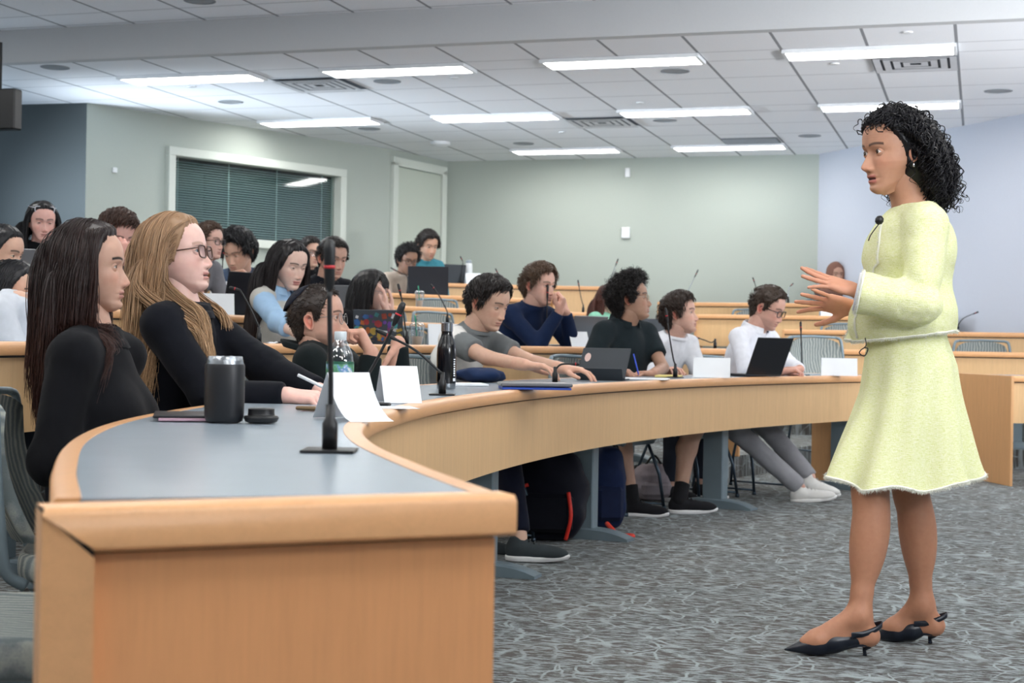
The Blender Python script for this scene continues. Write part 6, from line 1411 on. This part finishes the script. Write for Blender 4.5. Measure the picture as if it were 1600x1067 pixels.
    m.set(m.ramp(fac, [(.36, srgb(208, 213, 138)), (.48, srgb(226, 229, 168)), (.6, srgb(236, 237, 200)), (.74, srgb(244, 244, 230))]), .85); m.bump(fac, .6, .004); tweed = m.m
    trim = plain('white_fringe', (238, 238, 226), .9, 0, .05)
    # jacket
    g = Field(.0055, .03); c1 = A(1424, 395, 4.82); c2 = A(1420, 468, 4.82); ax = np.array([BR, B, UP])
    g.ell(c1 + UP * .005, (.168, .128, .155), ax); g.ell(c1 + B * .055 - UP * .015 - BR * .065, (.058, .07, .065), ax, k=.05); g.ell(c1 + B * .055 - UP * .015 + BR * .065, (.058, .07, .065), ax, k=.05); g.ell(c2, (.152, .122, .15), ax, k=.05)
    hem = A(1402, 528, 4.82); hn = nrm(-UP + RT * .13); g.ell(A(1411, 505, 4.82) + B * .005, (.182, .162, .13), ax, k=.06)
    for k in 'LR': g.cap(S[k], N_ + (S[k] - N_) * .25 + UP * .018, .058, .056, k=.035); lu = nrm(E_[k] - S[k]); g.cap(S[k], E_[k], .064, .056, k=.03); fa = nrm(W_[k] - E_[k]); ce = E_[k] + fa * .185; g.cap(E_[k], ce + fa * .02, .057, .066, k=.03, flat=(ce, fa))
    ff = folds(.0075, 38, 5, (1, 1, .5)); f2 = folds(.003, 95, 8)
    def disp(P):
        w_ = .5 * np.ones(len(P))
        for k in 'LR': w_ = w_ + 1.6 * np.exp(-(np.linalg.norm(P - E_[k], axis=1) / .08) ** 2)
        return (ff(P) + f2(P)) * w_
    nb = N_ + UP * .032
    def cut(P):
        q_ = P - nb; r = np.linalg.norm(q_[:, :2], axis=1); a = np.where((q_ @ UP - .12 * (q_ @ B) * -1 > -.004) & (r < .13), .02, -1.0); b_ = (P - hem) @ hn; lowz = (P[:, 2] < 1.012)
        far = np.linalg.norm(P - W_['R'], axis=1) < 0
        return np.maximum(a, np.where(lowz, np.clip(b_, -1, .02), -1))
    v, q = g.mesh(disp, cut, 1); jk = mesh_obj('jacket', v, q, tweed, root, True)
    # fringe helper: short white threads around a closed or open line
    def fringe(line, nrmf, name, par, dens=900, L_=.011, w_=.006):
        rng = np.random.RandomState(len(name)); line = np.asarray(line); seg = np.r_[0, np.cumsum(np.linalg.norm(np.diff(line, axis=0), axis=1))]; n = int(dens * 1.8 * seg[-1]); s = rng.uniform(0, seg[-1], n)
        p = np.stack([np.interp(s, seg, line[:, i]) for i in range(3)], 1) + rng.normal(size=(n, 3)) * .0022; d = nrm(nrmf(p) + rng.normal(size=(n, 3)) * .5); P = np.stack([p, p + d * L_ * .4, p + d * L_ * .75 + rng.normal(size=(n, 3)) * .002], 1)
        v, q, c = strands(P, .0006, (1, 1, 1), rng, '', None); mb = MB(); mb.tube(line, .0036, 6); vv = np.vstack([mb.v[0], v]); o = mesh_obj(name, v, q, trim, par, True); mb.build(name + '_braid', trim, o, True)
    def boundary(v, q, test):
        return None
    # hem line sampled on the jacket: extreme points by direction near the hem plane
    near_ = np.abs((v - hem) @ hn) < .006; near_ &= v[:, 2] < 1.012; hv = v[near_]; cc = hv.mean(0); an = np.arctan2((hv - cc) @ B, (hv - cc) @ BR); ln_ = []
    for a in np.linspace(-np.pi, np.pi, 61):
        da = np.abs((an - a + np.pi) % (2 * np.pi) - np.pi) < .12
        if da.any(): w3 = hv[da]; r = np.linalg.norm((w3 - cc)[:, :2], axis=1); ln_.append(w3[np.argmax(r)])
    fringe(ln_, lambda p: hn + nrm(p - cc) * .5, 'hem_fringe', jk)
    for k in 'LR':
        fa = nrm(W_[k] - E_[k]); ce = E_[k] + fa * .185; e1 = nrm(np.cross(fa, FW)); e2 = np.cross(fa, e1); ring = [ce + (e1 * math.cos(a) + e2 * math.sin(a)) * .066 for a in np.linspace(0, 2 * np.pi, 40)]
        fringe(ring, lambda p: fa * 1.0, 'cuff_fringe', jk, 1100, .009)
        m_ = MB(); rr = []
        for dz, r_ in ((-.02, .058), (.010, .060), (.013, .057), (-.02, .054)): rr.append([ce + fa * dz + (e1 * math.cos(a) + e2 * math.sin(a)) * r_ for a in np.linspace(0, 2 * np.pi, 32, endpoint=False)])
        m_.grid(np.array(rr), True).build('cuff_lining', plain('white_lining', (226, 228, 236), .6), jk, True)
    col_ = [N_ + UP * (.012 - .045 * math.cos(a) * 1.0 - .012) + (B * math.cos(a) * .085 + BR * math.sin(a) * .080) for a in np.linspace(0.15, 2 * np.pi - .15, 40)]
    # front opening edge with fringe, running from the collar to the flaring hem
    fe = []
    for t in np.linspace(0, 1, 24):
        z = N_[2] - .03 - t * (N_[2] - .03 - .955); c = c1 * (1 - t) + A(1404, 520, 4.82) * t; cand = v[np.abs(v[:, 2] - z) < .006]; u_ = nrm(B + BR * (-.35)); sel = cand[np.linalg.norm(cand - W_['L'], axis=1) > .22] if len(cand) else cand
        sel = cand[(np.abs((cand - np.array([c[0], c[1], z])) @ BR + .03) < .02)] if len(cand) else cand
        if len(sel): fe.append(sel[np.argmax(sel @ B)] + B * .002)
    if len(fe) > 4: fringe(fe, lambda p: B, 'front_fringe', jk, 700, .007)
    # flaring front panel that swings away at the hem
    Pn = []
    for t in np.linspace(0, 1, 16):
        a0_ = A(1352 - 4 * t, 470 + 62 * t, 4.78); a1_ = A(1347 - 27 * t, 470 + 60 * t, 4.97); Pn.append([a0_ * (1 - s) + a1_ * s + B * (.012 * math.sin(s * 3.14)) for s in np.linspace(0, 1, 10)])
    Pn = np.array(Pn); mb = MB().grid(Pn); mb.grid((Pn - B * .006)[:, ::-1]); mb.build('front_panel', tweed, jk, True); fringe(Pn[-1], lambda p: -UP, 'panel_fringe', jk, 900, .01); fringe(Pn[:, -1], lambda p: B, 'panel_edge_fringe', jk, 900, .008)
    # skirt
    lev = [(505, 1364, 1472, .140), (530, 1358, 1478, .148), (570, 1350, 1492, .168), (610, 1342, 1498, .175), (650, 1326, 1505, .185), (690, 1308, 1511, .198), (715, 1297, 1516, .206), (736, 1288, 1522, .214)]
    nl, nt = 44, 200; P = []
    for i in range(nl):
        t = i / (nl - 1); y = 505 + t * 231; xl = np.interp(y, [l[0] for l in lev], [l[1] for l in lev]); xr = np.interp(y, [l[0] for l in lev], [l[2] for l in lev]); rb = np.interp(y, [l[0] for l in lev], [l[3] for l in lev]); c = A((xl + xr) / 2, y, 4.82); ra = (xr - xl) / 2 / 497 * .985; row = []
        for j in range(nt):
            th = 2 * math.pi * j / nt; k = t ** 1.6; fo = 1 + k * (.10 * math.sin(7 * th + .6) + .055 * math.sin(11 * th + 2 + t) + .02 * math.sin(3 * th)) * (1 - .55 * max(0, abs(math.cos(th)) - .5)) + .012 * math.sin(2 * th + 9 * t) + t ** 1.1 * sum(a_ * math.exp(-((th - c_) / w_) ** 2) for c_, w_, a_ in ((.30, .12, .09), (.56, .09, -.08), (.80, .12, .09), (1.08, .10, -.07), (1.9, .14, -.05), (2.25, .16, .08), (2.6, .12, -.04)))
            dz = -.038 * k * abs(math.sin(th)) ** 1.0 + .010 * k * math.sin(7 * th + 1.2) - .012 * k * math.cos(th) * -1
            row.append(c + RT * math.cos(th) * ra * fo - FW * math.sin(th) * rb * fo + UP * dz)
        P.append(row)
    P = np.array(P); mb = MB().grid(P, True); Q = P.copy(); cen = P.mean(1, keepdims=True); Q = cen + (P - cen) * .985; mb.grid(Q[:, ::-1], True); sk = mb.build('skirt', tweed, root, True)
    fringe(np.vstack([P[-1], P[-1][:1]]), lambda p: -UP + nrm(p - cen[-1]) * .4, 'hem_fringe', sk, 1300, .012)
    # shoes
    for k in 'LR':
        d = nrm((TO[k] - HE[k]) * V(1, 1, 0)); t_ = np.cross(d, UP); g = Field(.0042, .012); toe = TO[k] + d * .032; toe[2] = .016 if k == 'L' else .012; bl = BALL[k].copy(); bl[2] = .026; hz = HE[k][2] - .026
        g.cap(bl + UP * .006, toe, .036, .004, k=.01); g.cap(bl + UP * .004 + t_ * .008, bl - d * .055 + UP * .016, .035, .032); g.cap(bl - d * .05 + UP * .014, HE[k] - UP * .012 + d * .045, .032, .028)
        top0 = bl + d * .035 + UP * .030; top1 = HE[k] + d * .055 + UP * .012
        tn = nrm(np.cross(np.cross(top1 - top0, UP), top1 - top0)); tn = tn if tn[2] > 0 else -tn; fl = toe.copy()
        def cutf(P, a=top0, n=tn, bb=bl, dd=d, tt=t_):
            ab = (P - a) @ n; fwd = (P - bb) @ dd; inside = fwd < .030; sl = P[:, 2] - .0035
            lat = np.abs((P - bb) @ tt); return np.maximum(np.where(inside, ab - .012 * np.clip(lat / .03, 0, 1), -1), -sl)
        v, q = g.mesh(cut=cutf); so = mesh_obj('shoe', v, q, M['leather'], root, True)
        # insole, heel and slingback strap
        ins = []
        for s in np.linspace(0, 1, 12): c = bl * (1 - s) + (HE[k] - UP * .030 - d * .018) * s; wd_ = .028 - .006 * s if s < .9 else .016; ins.append([c + t_ * x * wd_ + UP * z for x, z in ((-1, 0), (1, 0), (1, .007), (-1, .007))])
        ins = np.array(ins); mb = MB().grid(ins, True); mb.add(ins[0], [(0, 1, 2, 3)]); mb.add(ins[-1], [(3, 2, 1, 0)]); mb.build('sole', M['leather'], so)
        hb = HE[k] - UP * .030 + d * .008; hb2 = hb.copy(); hb2[2] = .002; mb = MB(); mb.tube([hb + UP * .004, hb * .75 + hb2 * .25, hb * .5 + hb2 * .5 + d * .006, hb * .12 + hb2 * .88 + d * .004, hb2 + d * .004], [.024, .013, .006, .0062, .0075], 16); mb.build('kitten_heel', M['leather'], so, True)
        st = []; a0_, a1_ = HE[k] + d * .062 - UP * .0, None
        for th in np.linspace(-1, 1, 25):
            back = math.cos(th * math.pi / 2); c = HE[k] + d * (.060 - .098 * back ** .55) + t_ * math.sin(th * math.pi / 2) * (.034) * (1 - .1 * back) + UP * (.004 + .030 * back); st.append([c - UP * .009, c + UP * .009, c + UP * .009 + nrm(c - HE[k]) * .003, c - UP * .009 + nrm(c - HE[k]) * .003])
        MB().grid(np.array(st), True).build('sling_strap', M['leather'], so, True)
    # earring, ring
    mb = MB(); ep = to_world(V(-.079, -.010, -.040)[None], Hc, R3, sc)[0]; mb.lathe(ep - UP * .006, [(.002, -.006), (.0045, -.003), (.0045, .004), (.002, .008)], 10); mb.build('earring', plain('silver', (220, 222, 226), .2, 1, .02), root, True)
    # curly hair
    rng = np.random.RandomState(9); hl = [(0, .086), (.45, .080), (.8, .062), (1.05, .035), (1.3, .012), (1.42, .0), (1.6, .0), (1.75, -.01), (2.2, -.07), (3.15, -.10)]
    v0, q0, L, m_ = cap_hair(f, Hc, R3, sc, .008, hl, 3, bump=.005); hc = V(.006, .0055, .0075); hp = [(v0, q0, hc)]
    core = Field(.011, .03); core.ell(Hc - F_ * .050 + U_ * .012, (.098, .118, .118), R3); core.ell(Hc - F_ * .105 - U_ * .045, (.105, .088, .105), R3, k=.04); core.ell(Hc - F_ * .12 - U_ * .105, (.10, .07, .075), R3, k=.04)
    core.ell(Hc + F_ * .085 - U_ * .03, (.10, .105, .118), R3, mode='-', k=.01); v, q = core.mesh(folds(.007, 90, 4, (1, 1, 1))); hp.append((v, q, hc * .8))
    A_c = np.arctan2(L[..., 0], L[..., 1]); I = np.argwhere((m_ > .12)); S_ = 2600; pick = I[rng.randint(len(I), size=S_)]; If = np.argwhere((m_ > .03) & (np.abs(A_c) < 1.5) & (L[..., 2] > -.01)); pick[:900] = If[rng.randint(len(If), size=900)]; Ib = np.argwhere((m_ > .2) & (np.abs(A_c) > 1.55) & (np.abs(A_c) < 2.3) & (L[..., 2] < .03)); pick[900:1500] = Ib[rng.randint(len(Ib), size=600)]; P0 = L[pick[:, 0], pick[:, 1]]; n_ = nrm(P0 - V(0, -.01, .0)); N = 72; Lg = rng.uniform(.08, .205, S_); frt = np.clip((P0[:, 1] - .02) / .05, 0, 1); Lg = Lg * (1 - .62 * frt)
    d = nrm(n_ * .6 + V(0, -.7, -.1) + rng.normal(size=(S_, 3)) * .35); d = np.where(frt[:, None] > .6, nrm(n_ * .5 + V(0, -.5, .25) + rng.normal(size=(S_, 3)) * .4), d); cur = P0.copy(); out = [cur.copy()]
    hi_ = P0[:, 2] > .075; d[hi_] = nrm(d[hi_] - n_[hi_] * .35 + V(0, -.25, 0))
    for i in range(1, N):
        k = i / N; d = nrm(d + V(0, -.017, -.066 * (1 + k)) + rng.normal(size=(S_, 3)) * .03); cur = cur + d * (Lg / (N - 1))[:, None] / sc
        for c, R in ((V(0, -.012, .012), V(.086, .112, .118)), (V(0, -.080, -.045), V(.090, .058, .105))):
            q_ = (cur - c) / R; kk = np.linalg.norm(q_, axis=1, keepdims=True); cur = np.where(kk < 1, q_ / np.maximum(kk, 1e-6) * R + c, cur)
        lim_ = -.026 + .9 * np.clip(cur[:, 2] - .01, 0, .1); bad = (cur[:, 2] < .062) & (cur[:, 1] > lim_) & (cur[:, 2] > -.12); bad[900:1500] = False; cur[bad, 1] -= .35 * (cur[bad, 1] - lim_[bad]); cur[:, 2] = np.maximum(cur[:, 2], -.160 + .02 * np.sin(P0[:, 0] * 300)); out.append(cur.copy())
    P = np.stack(out, 1); okk = (P[..., 2].max(1) < .150) & (P[..., 1].max(1) < .108); P = P[okk]; Lg = Lg[okk]; S_ = len(P); t = np.linspace(0, 1, N)[None]; ph = rng.uniform(0, 6.28, (S_, 1)); T = nrm(np.gradient(P, axis=1)); U2 = nrm(np.cross(T, V(.3, .2, .9)))
    for i in range(1, N): U2[:, i] = nrm(U2[:, i - 1] - T[:, i] * (U2[:, i - 1] * T[:, i]).sum(1, keepdims=True))
    W2 = np.cross(T, U2); rr = rng.uniform(.005, .010, (S_, 1)) * np.minimum(1, t * 5); turns = (Lg / rng.uniform(.028, .046, S_))[:, None]; an = ph + t * turns * 6.28
    P = P + (rr * np.cos(an))[..., None] * U2 + (rr * np.sin(an))[..., None] * W2; hp.append(strands(to_world(P, Hc, R3, sc), .0019, hc * 1.1, rng, '', None, colvar=.35))
    v, q, c = merge(hp); mesh_obj('hair', v, q, M['hair'], root, True, c)
    # lapel microphone and its wire
    mp = A(1374, 344, 4.69); t_ = empty('lapel_microphone', mp, 'small black foam microphone clipped to the speaker jacket', 'microphone'); mb = MB(); mb.lathe(mp, [(.004, -.014), (.011, -.009), (.0135, 0), (.011, .009), (.004, .014)], 18, nrm(UP + facing(180) * -.4)); mb.build('foam_ball', M['black'], t_, True)
    mb = MB(); mb.tube(catmull([mp - UP * .010, A(1367, 358, 4.69), A(1360, 368, 4.70), A(1357, 376, 4.715)], 5), .0018, 6); mb.build('clip_wire', M['black'], t_, True)
    mb = MB(); mb.tube(catmull([A(1352, 528, 4.72), A(1353, 540, 4.70), A(1345, 547, 4.69), A(1343, 552, 4.69), A(1351, 556, 4.69), A(1356, 545, 4.69), A(1350, 543, 4.69)], 6), .0018, 6); o = mb.build('transmitter_wire', M['black'], None, True); tag(o, 'loop of thin black wire hanging below the speaker jacket', 'wire')
SPK()
